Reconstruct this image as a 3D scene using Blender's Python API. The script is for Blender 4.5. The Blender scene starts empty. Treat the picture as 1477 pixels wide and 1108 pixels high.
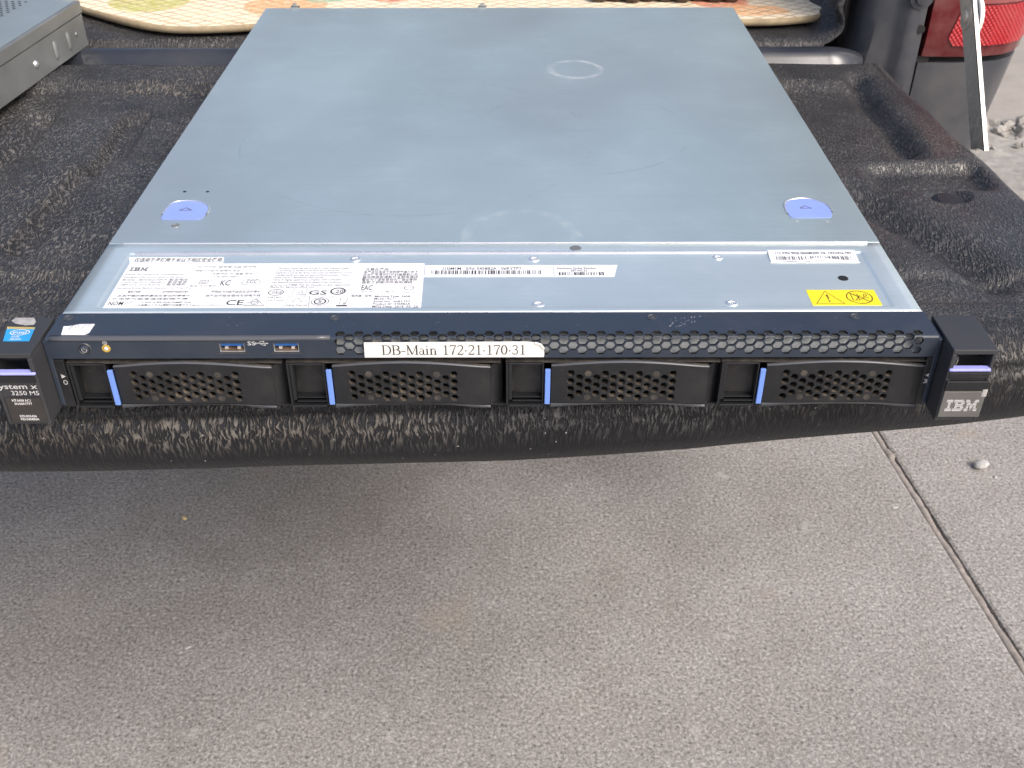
import bpy, bmesh, math, random
import numpy as np
from mathutils import Vector, Matrix
from mathutils.geometry import delaunay_2d_cdt
C = bpy.context.scene.collection
scene = bpy.context.scene
R = math.radians
random.seed(7)
rng = np.random.default_rng(5)

# ---------------------------------------------------------------- camera
cd = bpy.data.cameras.new('camera'); cam = bpy.data.objects.new('camera', cd); C.objects.link(cam)
cam.location = (0.00846, -0.43784, 0.32175)
cam.rotation_euler = (R(90) - 0.61151, 0.0007, -0.0033)
cd.sensor_width = 36.0; cd.lens = 36.0 * 1517.92 / 1477.0
cd.clip_start = 0.02; cd.clip_end = 600
cd.dof.use_dof = True; cd.dof.focus_distance = 0.50; cd.dof.aperture_fstop = 45.0
scene.camera = cam

# ---------------------------------------------------------------- light
SUN_EL = R(44); SX, SY = 0.66, -0.75
w = bpy.data.worlds.new('World'); scene.world = w; w.use_nodes = True
nt = w.node_tree; nt.nodes.clear()
sky = nt.nodes.new('ShaderNodeTexSky'); sky.sky_type = 'NISHITA'; sky.sun_disc = False
sky.sun_elevation = SUN_EL; sky.sun_rotation = math.atan2(SX, SY)
sky.air_density = 0.85; sky.dust_density = 5.0; sky.ozone_density = 1.0
bg = nt.nodes.new('ShaderNodeBackground'); bg.inputs[1].default_value = 0.15
out = nt.nodes.new('ShaderNodeOutputWorld')
nt.links.new(sky.outputs[0], bg.inputs[0]); nt.links.new(bg.outputs[0], out.inputs[0])
ld = bpy.data.lights.new('sun', 'SUN'); ld.energy = 1.15; ld.angle = R(26); ld.color = (1.0, 0.95, 0.89)
sun = bpy.data.objects.new('sun', ld); C.objects.link(sun)
d = Vector((SX * math.cos(SUN_EL), SY * math.cos(SUN_EL), math.sin(SUN_EL)))
sun.rotation_euler = d.to_track_quat('Z', 'Y').to_euler()
sun.location = d * 5
scene.view_settings.view_transform = 'Standard'; scene.view_settings.look = 'None'
scene.view_settings.exposure = 0.7; scene.view_settings.gamma = 1.0
scene.view_settings.use_curve_mapping = False

# ---------------------------------------------------------------- materials
class NB:
    """small node builder"""
    def __init__(s, name):
        s.m = bpy.data.materials.new(name); s.m.use_nodes = True
        s.t = s.m.node_tree; s.t.nodes.clear()
        s.o = s.n('ShaderNodeOutputMaterial'); s.b = s.n('ShaderNodeBsdfPrincipled')
        s.l(s.b.outputs[0], s.o.inputs[0])
    def n(s, k): return s.t.nodes.new(k)
    def l(s, a, b): s.t.links.new(a, b)
    def set(s, sock, v):
        if isinstance(v, bpy.types.NodeSocket): s.l(v, sock)
        elif isinstance(v, (tuple, list)) and len(v) == 3 and sock.type == 'RGBA': sock.default_value = (*v, 1)
        else: sock.default_value = v
    def P(s, **k):
        for a, v in k.items(): s.set(s.b.inputs[a.replace('_', ' ')], v)
    def coord(s, kind='Object', scale=(1, 1, 1), warp=None, wamt=0.0):
        c = s.n('ShaderNodeTexCoord').outputs[kind]
        m = s.n('ShaderNodeMapping'); m.inputs['Scale'].default_value = scale; s.l(c, m.inputs[0])
        return m.outputs[0]
    def noise(s, vec, scale=1, detail=4, rough=.5, dist=0, out='Fac'):
        n = s.n('ShaderNodeTexNoise'); s.l(vec, n.inputs['Vector'])
        n.inputs['Scale'].default_value = scale; n.inputs['Detail'].default_value = detail
        n.inputs['Roughness'].default_value = rough; n.inputs['Distortion'].default_value = dist
        return n.outputs[out]
    def ramp(s, f, stops):
        r = s.n('ShaderNodeValToRGB'); s.l(f, r.inputs[0]); e = r.color_ramp.elements
        while len(e) < len(stops): e.new(.5)
        for i, (p, c) in enumerate(stops):
            e[i].position = p; e[i].color = (c, c, c, 1) if not isinstance(c, tuple) else (*c, 1)
        return r.outputs[0]
    def math(s, op, a, b=0.0, c=0.0):
        m = s.n('ShaderNodeMath'); m.operation = op
        s.set(m.inputs[0], a); s.set(m.inputs[1], b); s.set(m.inputs[2], c)
        return m.outputs[0]
    def mix(s, f, a, b, mode='MIX'):
        m = s.n('ShaderNodeMix'); m.data_type = 'RGBA'; m.blend_type = mode
        s.set(m.inputs[0], f); s.set(m.inputs[6], a); s.set(m.inputs[7], b)
        return m.outputs[2]
    def bump(s, h, dist, strength=1.0):
        b = s.n('ShaderNodeBump'); b.inputs['Strength'].default_value = strength
        b.inputs['Distance'].default_value = dist; s.l(h, b.inputs['Height']); s.l(b.outputs[0], s.b.inputs['Normal'])
    def sep(s, v):
        x = s.n('ShaderNodeSeparateXYZ'); s.l(v, x.inputs[0]); return x.outputs

def simple(name, col, rough=.5, metal=0, var=0.12, vs=60, spec=.5, bump=0):
    b = NB(name)
    v = b.coord('Object'); n = b.noise(v, vs, 5, .6)
    f = b.ramp(n, [(.3, 1 - var), (.7, 1 + var)])
    b.P(Base_Color=b.mix(1.0, col, f, 'MULTIPLY'), Metallic=metal,
        Roughness=b.math('MULTIPLY_ADD', n, .2, rough - .1))
    b.b.inputs['Specular IOR Level'].default_value = spec
    if bump: b.bump(b.noise(v, vs * 20, 3), bump)
    return b.m

def ring_mask(b, v, cx, cy, r, wd, nscale=60, lo=.42, hi=.62):
    """a worn circular stain"""
    x, y, z = b.sep(v)
    dx = b.math('SUBTRACT', x, cx); dy = b.math('SUBTRACT', y, cy)
    rr = b.math('SQRT', b.math('ADD', b.math('MULTIPLY', dx, dx), b.math('MULTIPLY', dy, dy)))
    rr = b.math('ADD', rr, b.math('MULTIPLY', b.math('SUBTRACT', b.noise(v, 90, 3), .5), wd * .9))
    a = b.math('ABSOLUTE', b.math('SUBTRACT', rr, r))
    k = b.math('SUBTRACT', 1.0, b.math('DIVIDE', a, wd)); k = b.math('MAXIMUM', k, 0.0)
    k = b.math('MINIMUM', b.math('MULTIPLY', k, 2.2), 1.0)
    return b.math('MULTIPLY', k, b.ramp(b.noise(v, nscale, 5, .65), [(lo, 0.0), (hi, 1.0)]))

def steel(name, stains=False, base=(.68, .79, .77)):
    b = NB(name); v = b.coord('Object')
    blot = b.noise(v, 7, 5, .55); fine = b.noise(b.coord('Object', (60, 900, 60)), 1, 4, .6)
    fine2 = b.noise(b.coord('Object', (60, 60, 60)), 1, 3, .6); streak = b.ramp(b.noise(b.coord('Object', (14, 900, 14)), 1, 5, .7), [(.3, .965), (.7, 1.025)])
    col = b.mix(b.ramp(blot, [(.35, 0.0), (.68, 1.0)]), tuple(x * .91 for x in base), base)
    mott = b.noise(v, 28, 6, .65)
    col = b.mix(b.ramp(mott, [(.5, 0.0), (.75, .3)]), col, tuple(min(1, x * 1.15) for x in base))
    col = b.mix(1.0, col, streak, 'MULTIPLY')
    # scuffs: short pale scratches
    sc = b.noise(b.coord('Object', (90, 35, 30)), 1, 6, .72, .6)
    scr = b.ramp(sc, [(.66, 0.0), (.74, .45)])
    col = b.mix(scr, col, (.75, .77, .78))
    rough = b.math('MULTIPLY_ADD', blot, .12, .34)
    rough = b.math('MULTIPLY_ADD', fine, .06, rough)
    metal = .8
    if stains:
        k = b.math('MAXIMUM', b.math('MULTIPLY', ring_mask(b, v, .062, .4005, .0205, .0032, 150, .38, .58), .6),
                   b.math('MULTIPLY', ring_mask(b, v, .0155, .1085, .0315, .0042, 140, .42, .64), .34))
        k = b.math('MAXIMUM', k, b.math('MULTIPLY', ring_mask(b, v, .055, .30, .062, .0013, 26, .56, .66), .10))
        spots = b.ramp(b.noise(v, 210, 2, .5), [(.735, 0.0), (.76, .7)])
        k = b.math('MAXIMUM', k, spots)
        col = b.mix(k, col, (.80, .80, .78)); rough = b.math('MULTIPLY_ADD', k, .3, rough)
        dk = b.math('MULTIPLY', ring_mask(b, v, -.055, .255, .12, .0011, 18, .5, .6), .14)
        dk = b.math('MAXIMUM', dk, b.math('MULTIPLY', ring_mask(b, v, .06, .27, .075, .001, 15, .5, .6), .16))
        col = b.mix(dk, col, (.25, .27, .28))
        # broad soft blotches mixed towards grey
        sm = b.ramp(b.noise(b.coord('Object', (4, 2.2, 4)), 1, 3, .5, .4), [(.5, 0.0), (.7, .55)])
        col = b.mix(sm, col, (.50, .50, .50))
    b.P(Base_Color=col, Metallic=metal, Roughness=rough)
    b.bump(b.math('ADD', fine2, b.math('MULTIPLY', mott, 2.0)), .00006, .5)
    return b.m

def plastic(name, col=(.022, .024, .028), rough=.42, dust=.35, dcol=(.11, .10, .092), dsc=40):
    b = NB(name); v = b.coord('Object')
    d1 = b.noise(v, dsc, 6, .7); d2 = b.noise(v, dsc * 7, 4, .7)
    k = b.math('MULTIPLY', b.ramp(d1, [(.45, 0.0), (.8, 1.0)]), b.ramp(d2, [(.35, .3), (.7, 1.0)]))
    sp = b.ramp(b.noise(v, 900, 2, .5), [(.72, 0.0), (.77, .5)])
    k = b.math('MAXIMUM', b.math('MULTIPLY', k, dust), b.math('MULTIPLY', sp, dust))
    b.P(Base_Color=b.mix(k, col, dcol), Roughness=b.math('MULTIPLY_ADD', k, .4, rough))
    b.bump(b.noise(v, 3500, 2), .00004, .4)
    return b.m

def liner_mat(name, gloss=.33, dustamt=1.0):
    """black ribbed-skin bed liner plastic; UV holds metres along the surface"""
    b = NB(name)
    uv = b.n('ShaderNodeTexCoord').outputs['UV']
    wn = b.noise(uv, 70, 3, .5, 0, 'Color')
    wv = b.n('ShaderNodeVectorMath'); wv.operation = 'MULTIPLY_ADD'
    b.l(wn, wv.inputs[0]); wv.inputs[1].default_value = (.009, .004, 0); b.l(uv, wv.inputs[2])
    def mapped(sx, sy):
        m = b.n('ShaderNodeMapping'); m.inputs['Scale'].default_value = (sx, sy, 1); b.l(wv.outputs[0], m.inputs[0])
        return m.outputs[0]
    a = b.noise(mapped(800, 160), 1, 2.0, .5, .3)
    c = b.noise(mapped(560, 330), 1, 2.0, .5, .9)
    big = b.noise(uv, 7, 3, .5)
    u, s, _ = b.sep(uv)
    front = b.ramp(b.math('MULTIPLY', s, 10.0), [(.35, 1.0), (.9, 0.0)])      # the front roll has long creases
    sel = b.math('MAXIMUM', b.ramp(big, [(.42, 0.0), (.52, 1.0)]), front)
    h = b.math('ADD', b.math('MULTIPLY', a, sel), b.math('MULTIPLY', c, b.math('SUBTRACT', 1.0, sel)))
    smooth = b.ramp(b.math('MULTIPLY', b.math('ADD', s, b.math('MULTIPLY', big, .012)), 20.0), [(.26, 0.0), (.5, 1.0)])  # the hem of the lip is smooth
    ridge = b.math('MULTIPLY', b.ramp(h, [(.42, 0.0), (.50, .5), (.58, 1.0)]), b.math('MULTIPLY_ADD', smooth, .85, .15))
    dp = b.noise(uv, 15, 6, .65); dfine = b.noise(uv, 420, 4, .7)
    dm = b.math('MULTIPLY', b.ramp(dp, [(.34, .10), (.62, 1.0)]), b.ramp(h, [(.48, 0.0), (.60, 1.0)]))
    dm = b.math('MULTIPLY', dm, b.ramp(dfine, [(.32, .35), (.62, 1.0)]))
    dm = b.math('MULTIPLY', dm, b.math('MULTIPLY', smooth, .64 * dustamt)); crease = b.ramp(b.math('MULTIPLY', b.math('ABSOLUTE', b.math('SUBTRACT', b.math('ADD', s, b.math('MULTIPLY', big, .01)), .037)), 100.0), [(.15, 0.15), (.4, 1.0)]); dm = b.math('MULTIPLY', dm, crease); dm = b.math('MULTIPLY', dm, b.ramp(b.math('ADD', u, .5), [(.55, 1.0), (.72, .55)]))
    tone = b.mix(b.ramp(b.noise(uv, 5, 3), [(.42, 0.0), (.6, 1.0)]), (.25, .245, .24), (.31, .27, .22))
    col = b.mix(dm, (.0095, .0105, .013), tone)
    film = b.math('MULTIPLY', b.ramp(b.noise(uv, 22, 6, .7), [(.36, .35), (.72, 1.0)]), .36 * dustamt)
    film = b.math('MULTIPLY', film, b.math('SUBTRACT', 1.0, b.math('MULTIPLY', front, .75)))
    col = b.mix(b.math('MULTIPLY', film, smooth), col, (.13, .125, .12))
    spk = b.ramp(b.noise(uv, 420, 2, .5), [(.73, 0.0), (.76, .9)])
    col = b.mix(spk, col, (.5, .48, .45))
    rough = b.math('MULTIPLY_ADD', dm, .55, gloss)
    b.P(Base_Color=col, Roughness=rough)
    b.set(b.b.inputs['Specular IOR Level'], b.math('MULTIPLY_ADD', front, -.35, .62))
    b.bump(b.math('MULTIPLY_ADD', dfine, .08, ridge), .00075, 1.0)
    return b.m

def paint(name, col, rough=.32, dust=.3):
    b = NB(name); v = b.coord('Object')
    d = b.math('MULTIPLY', b.ramp(b.noise(v, 14, 6, .65), [(.4, 0.0), (.75, 1.0)]), dust)
    fl = b.noise(v, 4000, 1)
    c = b.mix(b.ramp(fl, [(.4, .0), (.7, .25)]), col, tuple(min(1, x * 1.7) for x in col))
    b.P(Base_Color=b.mix(d, c, (.23, .215, .20)), Roughness=b.math('MULTIPLY_ADD', d, .5, rough), Metallic=.15)
    b.b.inputs['Coat Weight'].default_value = .35; b.b.inputs['Coat Roughness'].default_value = .15
    return b.m

def concrete(name):
    b = NB(name); v = b.coord('Object')
    big = b.noise(v, 2.2, 6, .68); mid = b.noise(v, 11, 5, .6)
    g = b.noise(v, 225, 3, .78, .4); g2 = b.noise(v, 520, 2, .6)
    col = b.mix(b.ramp(big, [(.38, 0.0), (.60, 1.0)]), (.255, .243, .226), (.322, .308, .291))
    col = b.mix(b.ramp(mid, [(.35, .22), (.7, 0.0)]), col, (.20, .175, .155))
    gr = b.ramp(g, [(.30, .25), (.42, .78), (.54, 1.10), (.66, 1.7)])
    col = b.mix(1.0, col, gr, 'MULTIPLY')
    pit = b.ramp(g2, [(.30, .45), (.42, 1.0)]); col = b.mix(1.0, col, pit, 'MULTIPLY')
    pale = b.ramp(b.noise(v, 24, 4, .6), [(.64, 0.0), (.74, .45)])
    col = b.mix(pale, col, (.50, .47, .45))
    rust = b.ramp(b.noise(b.coord('Object', (9, 9, 9)), 1, 3, .5, .3), [(.64, 0.0), (.74, .28)])
    col = b.mix(rust, col, (.31, .255, .20))
    spl = b.ramp(b.noise(v, 75, 5, .7), [(.70, 0.0), (.735, .6)]); col = b.mix(b.math('MULTIPLY', spl, b.ramp(b.noise(v, 3.5, 3), [(.5, 0.0), (.62, 1.0)])), col, (.60, .57, .54))
    # shade under the tailgate painted in as a torn-edged darker patch, left of centre
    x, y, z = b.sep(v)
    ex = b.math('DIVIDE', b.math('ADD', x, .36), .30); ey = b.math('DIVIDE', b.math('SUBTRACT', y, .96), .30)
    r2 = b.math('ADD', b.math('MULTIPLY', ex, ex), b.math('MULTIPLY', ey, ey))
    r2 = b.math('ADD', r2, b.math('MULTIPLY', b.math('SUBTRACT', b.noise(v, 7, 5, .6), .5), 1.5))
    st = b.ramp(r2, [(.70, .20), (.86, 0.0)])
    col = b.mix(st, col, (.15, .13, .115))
    b.P(Base_Color=col, Roughness=.92)
    b.b.inputs['Specular IOR Level'].default_value = .25
    b.bump(b.math('ADD', g, b.math('MULTIPLY', g2, .6)), .0012, .8)
    return b.m

M = {}
M['steel'] = steel('galvanised_steel_lit', False, (.84, .93, .91))  # deck base paler than the lid: brighter sky reflection put into the colour
M['steel_grey'] = steel('aged_steel', False, (.56, .63, .61))
M['lid'] = steel('stained_lid_steel', True)
M['bright'] = simple('bright_rolled_steel', (.82, .83, .83), .28, .8, .05)
M['dull_steel'] = simple('dull_zinc_steel', (.25, .265, .265), .5, .55, .12, 30)
M['bezel'] = plastic('bezel_black', (.024, .034, .052), .33, .28)
M['black'] = plastic('tray_black', (.0105, .0115, .0135), .42, .22)
M['black_clean'] = plastic('handle_black', (.034, .035, .039), .5, .2)
M['dusty'] = plastic('dusty_black', (.032, .029, .026), .75, .9, (.17, .145, .12), 120)
M['honey_back'] = plastic('duct_grey', (.27, .29, .30), .5, .5, (.2, .19, .18), 60)
M['wall'] = plastic('hole_walls', (.024, .022, .020), .6, .9, (.34, .28, .21), 45)
M['recess'] = plastic('recess_black', (.013, .013, .014), .5, .8, (.13, .115, .10), 75)
M['edge_highlight'] = plastic('edge_highlight_plastic', (.075, .08, .09), .28, .2)  # paler than the bezel, edge highlight carried by the base colour
M['dark'] = simple('dark_interior', (.008, .008, .009), .7, 0)
M['blue'] = simple('touch_point_blue', (.15, .27, .68), .45, 0, .05)
M['tab_blue'] = simple('release_blue', (.24, .33, .74), .5, 0, .05)
M['lilac'] = simple('lilac_bar', (.35, .37, .85), .45, 0, .04)
M['label'] = simple('white_label', (.80, .81, .82), .45, 0, .03)
M['tape'] = simple('cream_tape', (.80, .78, .73), .5, 0, .03)
M['ink'] = simple('print_ink', (.045, .045, .05), .6, 0, .1)
M['ink_soft'] = simple('print_ink_grey', (.11, .11, .12), .6, 0, .1)
M['yellow'] = simple('warning_yellow', (.80, .66, .02), .5, 0, .04)
M['brown_ink'] = simple('warning_print', (.14, .09, .02), .6, 0, .05)
M['silver_ink'] = simple('silver_print', (.50, .50, .50), .45, 0, .08)
M['white_ink'] = simple('white_print', (.72, .72, .72), .5, 0, .04)
M['badge'] = simple('badge_bronze_grey', (.17, .165, .155), .42, .4, .12)
M['id_black'] = simple('id_label_black', (.035, .032, .03), .5, 0, .1)
M['foil_blue'] = simple('sticker_blue', (.03, .30, .62), .35, 0, .1)
M['sticker_gold'] = simple('sticker_gold', (.55, .42, .15), .4, .2, .1)
M['scuff'] = simple('sticker_residue', (.34, .33, .32), .6, 0, .3, 300)
M['usb_blue'] = simple('port_blue', (.02, .11, .36), .4, 0, .05)
M['contact'] = simple('port_contact', (.85, .80, .72), .25, .7, .05)
M['shell'] = simple('port_shell', (.75, .73, .70), .25, .9, .05)
M['amber'] = simple('amber_ring', (.60, .42, .08), .35, .3, .1)
M['lens_white'] = simple('button_lens', (.75, .66, .60), .3, 0, .05)
M['button'] = plastic('button_grey', (.045, .05, .058), .4, .3)
M['liner'] = liner_mat('tailgate_liner_skin')
M['bed'] = liner_mat('bed_liner_skin', .45, .8)
M['paint'] = paint('grey_body_paint', (.046, .050, .060))
M['sill'] = paint('sill_paint', (.030, .034, .044), .2, .10); M['sill'].node_tree.nodes['Principled BSDF'].inputs['Coat Weight'].default_value = .1
M['cab'] = paint('cab_paint', (.10, .11, .125), .3, .3)
M['glass_dark'] = simple('cab_glass', (.02, .025, .03), .06, 0, .02)
M['rubber'] = simple('tyre_rubber', (.02, .02, .02), .8, 0, .1)
M['rim'] = simple('wheel_alloy', (.4, .4, .41), .35, .8, .05)

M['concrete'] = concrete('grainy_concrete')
M['mortar'] = simple('joint_mortar', (.30, .27, .245), .95, 0, .25, 120, .2, .0005)
M['joint_dark'] = simple('joint_gap', (.05, .045, .04), .95, 0, .2, 120, .2)
M['stone'] = simple('pale_stone', (.46, .45, .43), .85, 0, .18, 90, .3, .0008)
M['rubble'] = simple('rubble_base', (.40, .38, .35), .95, 0, .25, 35, .2, .003)
M['road'] = simple('beige_road', (.32, .295, .265), .95, 0, .12, 8, .2, .002)
M['chip'] = simple('yellow_chip', (.55, .42, .22), .8, 0, .2, 300)
M['bundle'] = simple('brown_wicker', (.10, .065, .045), .85, 0, .4, 200)

def strap_mat():
    b = NB('stay_metal'); v = b.coord('Object')
    d = b.ramp(b.noise(v, 30, 6, .7), [(.4, 0.0), (.7, 1.0)])
    col = b.mix(d, (.62, .55, .46), (.46, .40, .31))
    x, y, z = b.sep(v)
    low = b.math('MULTIPLY', b.ramp(b.math('MULTIPLY', z, 20.0), [(.25, 1.0), (.8, 0.0)]), b.ramp(b.noise(v, 110, 4, .7), [(.42, 0.0), (.6, .8)]))
    b.P(Base_Color=b.mix(low, col, (.40, .34, .26)), Metallic=.25, Roughness=b.math('MULTIPLY_ADD', d, .3, .3))
    return b.m
M['strap'] = strap_mat()
M['strap_edge'] = simple('stay_cut_edge', (.85, .83, .78), .45, .2, .12, 150)

def lens_mat(name, col, tex=False, rough=.12):
    b = NB(name); v = b.coord('Object')
    c = b.mix(b.ramp(b.noise(v, 25, 4, .6), [(.4, 0.0), (.8, .25)]), col, (.45, .30, .27))
    b.P(Base_Color=c, Roughness=rough)
    b.b.inputs['Coat Weight'].default_value = .15; b.b.inputs['Coat Roughness'].default_value = .08
    if tex:
        r = b.n('ShaderNodeMapping'); r.inputs['Rotation'].default_value = (0, R(40), 0); r.inputs['Scale'].default_value = (1, 1, 1)
        b.l(v, r.inputs[0]); x, y, z = b.sep(r.outputs[0])
        h = b.math('ABSOLUTE', b.math('SUBTRACT', b.math('FRACT', b.math('MULTIPLY', x, 300.0)), .5))
        h2 = b.math('ABSOLUTE', b.math('SUBTRACT', b.math('FRACT', b.math('MULTIPLY', z, 300.0)), .5))
        hh = b.math('ADD', h, h2)
        b.bump(hh, .0012, .9)
        b.set(b.b.inputs['Base Color'], b.mix(b.ramp(hh, [(.3, 0.0), (.8, .3)]), c, (.55, .05, .05)))
    return b.m
M['lens_dark'] = lens_mat('lamp_red_deep', (.10, .006, .009))
M['lens_red'] = lens_mat('lamp_reflector_red', (.34, .010, .018), True, .35)
M['lens_red'].node_tree.nodes['Principled BSDF'].inputs['Specular IOR Level'].default_value = .25
M['lens_pink'] = lens_mat('lamp_upper_red', (.26, .07, .07))

def mat_pattern():
    """printed leaf picnic mat with quilted diamond net"""
    b = NB('mat_print'); v = b.coord('Object')
    col = (.82, .73, .55)
    w = b.n('ShaderNodeVectorMath'); w.operation = 'MULTIPLY_ADD'
    b.l(b.noise(v, 30, 3, .5, 0, 'Color'), w.inputs[0]); w.inputs[1].default_value = (.02, .02, 0); b.l(v, w.inputs[2])
    x, y, z = b.sep(w.outputs[0])
    mot = b.ramp(b.noise(v, 160, 3, .6), [(.4, .55), (.6, 1.0)])
    cur = b.mix(b.ramp(b.noise(v, 40, 4, .6), [(.4, 0.0), (.7, .25)]), col, (.85, .58, .30))
    for cx, cy, rx, ry, c in [(-.375, .725, .044, .052, (.48, .50, .14)), (-.225, .70, .045, .045, (.78, .42, .20)), (-.255, .79, .05, .04, (.70, .30, .16)),
                              (-.185, .745, .03, .035, (.30, .48, .34)), (-.12, .76, .04, .05, (.62, .20, .12)), (.03, .78, .06, .05, (.75, .48, .22)),
                              (.235, .725, .034, .045, (.74, .22, .12)), (.262, .68, .04, .02, (.85, .46, .22)), (.32, .80, .05, .05, (.5, .5, .2)),
                              (-.43, .86, .05, .06, (.72, .35, .2)), (0.13, .88, .07, .05, (.35, .5, .3))]:
        dx = b.math('DIVIDE', b.math('SUBTRACT', x, cx + .01), rx); dy = b.math('DIVIDE', b.math('SUBTRACT', y, cy + .01), ry)
        r2 = b.math('ADD', b.math('MULTIPLY', dx, dx), b.math('MULTIPLY', dy, dy))
        k = b.math('MULTIPLY', b.ramp(r2, [(.85, 1.0), (.98, 0.0)]), mot)
        cur = b.mix(b.math('MULTIPLY', k, 1.0), cur, c)
    m = b.n('ShaderNodeMapping'); m.inputs['Scale'].default_value = (1, 1.5, 1); b.l(v, m.inputs[0])
    m2 = b.n('ShaderNodeMapping'); m2.inputs['Rotation'].default_value = (0, 0, R(45)); b.l(m.outputs[0], m2.inputs[0])
    px, py, _ = b.sep(m2.outputs[0])
    net = 0.0
    for s_ in (px, py):
        f = b.math('ABSOLUTE', b.math('SUBTRACT', b.math('FRACT', b.math('MULTIPLY', s_, 62.0)), .5))
        net = b.math('MAXIMUM', b.ramp(f, [(.06, .95), (.13, 0.0)]), net)
    cur = b.mix(b.math('MULTIPLY', net, b.ramp(b.noise(v, 60, 3), [(.35, .35), (.65, .9)])), cur, (.40, .27, .15))
    b.P(Base_Color=cur, Roughness=.8)
    b.bump(b.math('SUBTRACT', 1.0, net), .0008, .6)
    return b.m
M['mat'] = mat_pattern()
M['mat_edge'] = simple('mat_edging', (.34, .27, .17), .85, 0, .2, 90)

# ---------------------------------------------------------------- helpers
def link(name, me, mat=None, parent=None, bevel=0, smooth=False, seg=2):
    o = bpy.data.objects.new(name, me); C.objects.link(o)
    if mat is not None:
        for m in (mat if isinstance(mat, list) else [mat]):
            me.materials.append(M[m] if isinstance(m, str) else m)
    if parent:
        o.parent = parent; q = parent; L = Vector((0, 0, 0))
        while q: L += q.location; q = q.parent
        o.location = -L
    if bevel:
        md = o.modifiers.new('bevel', 'BEVEL'); md.width = bevel; md.segments = seg; md.limit_method = 'ANGLE'; md.angle_limit = R(40)
        md.harden_normals = False
    if smooth: me.shade_smooth()
    return o
def mesh(name, v, f, mat=None, parent=None, **k):
    me = bpy.data.meshes.new(name); me.from_pydata([tuple(p) for p in v], [], f); me.update()
    return link(name, me, mat, parent, **k)
def empty(name, loc=(0, 0, 0)):
    o = bpy.data.objects.new(name, None); C.objects.link(o); o.location = loc; o.empty_display_size = .05; return o
def tag(o, label=None, cat=None, group=None, kind=None):
    if label: o['label'] = label
    if cat: o['category'] = cat
    if group: o['group'] = group
    if kind: o['kind'] = kind
    return o
class G:
    """geometry collector: one mesh object out of several shapes"""
    def __init__(s): s.v = []; s.f = []; s.mi = []
    def add(s, v, f, mi=0):
        n = len(s.v); s.v += [tuple(p) for p in v]; s.f += [tuple(i + n for i in q) for q in f]; s.mi += [mi] * len(f); return s
    def box(s, x0, x1, y0, y1, z0, z1, mi=0):
        v = [(x, y, z) for z in (z0, z1) for y in (y0, y1) for x in (x0, x1)]
        return s.add(v, [(0, 2, 3, 1), (4, 5, 7, 6), (0, 1, 5, 4), (2, 6, 7, 3), (0, 4, 6, 2), (1, 3, 7, 5)], mi)
    def prism(s, pts, axis, a, b, mi=0):
        """closed polygon extruded along an axis"""
        def P(p, t):
            return {'x': (t, p[0], p[1]), 'y': (p[0], t, p[1]), 'z': (p[0], p[1], t)}[axis]
        n = len(pts); v = [P(p, a) for p in pts] + [P(p, b) for p in pts]
        f = [tuple(range(n))[::-1], tuple(range(n, 2 * n))] + [(i, (i + 1) % n, n + (i + 1) % n, n + i) for i in range(n)]
        if axis == 'y': f = [q[::-1] for q in f]
        return s.add(v, f, mi)
    def lathe(s, prof, c, axis='z', n=24, mi=0):
        v = []; f = []
        for r, t in prof:
            for k in range(n):
                a = 2 * math.pi * k / n; p, q = r * math.cos(a), r * math.sin(a)
                v.append({'z': (c[0] + p, c[1] + q, c[2] + t), 'y': (c[0] + p, c[1] + t, c[2] + q), 'x': (c[0] + t, c[1] + p, c[2] + q)}[axis])
        for i in range(len(prof) - 1):
            for k in range(n): f.append((i * n + k, i * n + (k + 1) % n, (i + 1) * n + (k + 1) % n, (i + 1) * n + k))
        f.append(tuple(range(n))[::-1]); f.append(tuple(range((len(prof) - 1) * n, len(prof) * n)))
        return s.add(v, f, mi)
    def obj(s, name, mat, parent=None, **k):
        o = mesh(name, s.v, s.f, mat, parent, **k)
        if any(s.mi): o.data.polygons.foreach_set('material_index', s.mi)
        bm = bmesh.new(); bm.from_mesh(o.data); bmesh.ops.recalc_face_normals(bm, faces=bm.faces); bm.to_mesh(o.data); bm.free()
        return o
def box(name, x0, x1, y0, y1, z0, z1, mat, parent=None, bevel=0): return G().box(x0, x1, y0, y1, z0, z1).obj(name, mat, parent, bevel=bevel)
def ss(a, b, x):
    t = np.clip((x - a) / (b - a), 0, 1); return t * t * (3 - 2 * t)

def grid(name, P, U, mat, parent, wrap=False):
    """P: (n,m,3) points, U: (n,m,2) uvs"""
    n, m = P.shape[:2]
    idx = np.arange(n * m).reshape(n, m)
    q = np.stack([idx[:-1, :-1], idx[1:, :-1], idx[1:, 1:], idx[:-1, 1:]], -1).reshape(-1, 4)
    me = bpy.data.meshes.new(name)
    me.vertices.add(n * m); me.vertices.foreach_set('co', P.reshape(-1).astype(np.float32))
    me.loops.add(q.size); me.loops.foreach_set('vertex_index', q.reshape(-1).astype(np.int32))
    me.polygons.add(len(q)); me.polygons.foreach_set('loop_start', np.arange(0, q.size, 4, dtype=np.int32))
    me.update(); me.validate()
    uv = me.uv_layers.new(name='UVMap'); uv.data.foreach_set('uv', U.reshape(-1, 2)[q.reshape(-1)].reshape(-1).astype(np.float32))
    me.shade_smooth()
    return link(name, me, mat, parent)

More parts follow.
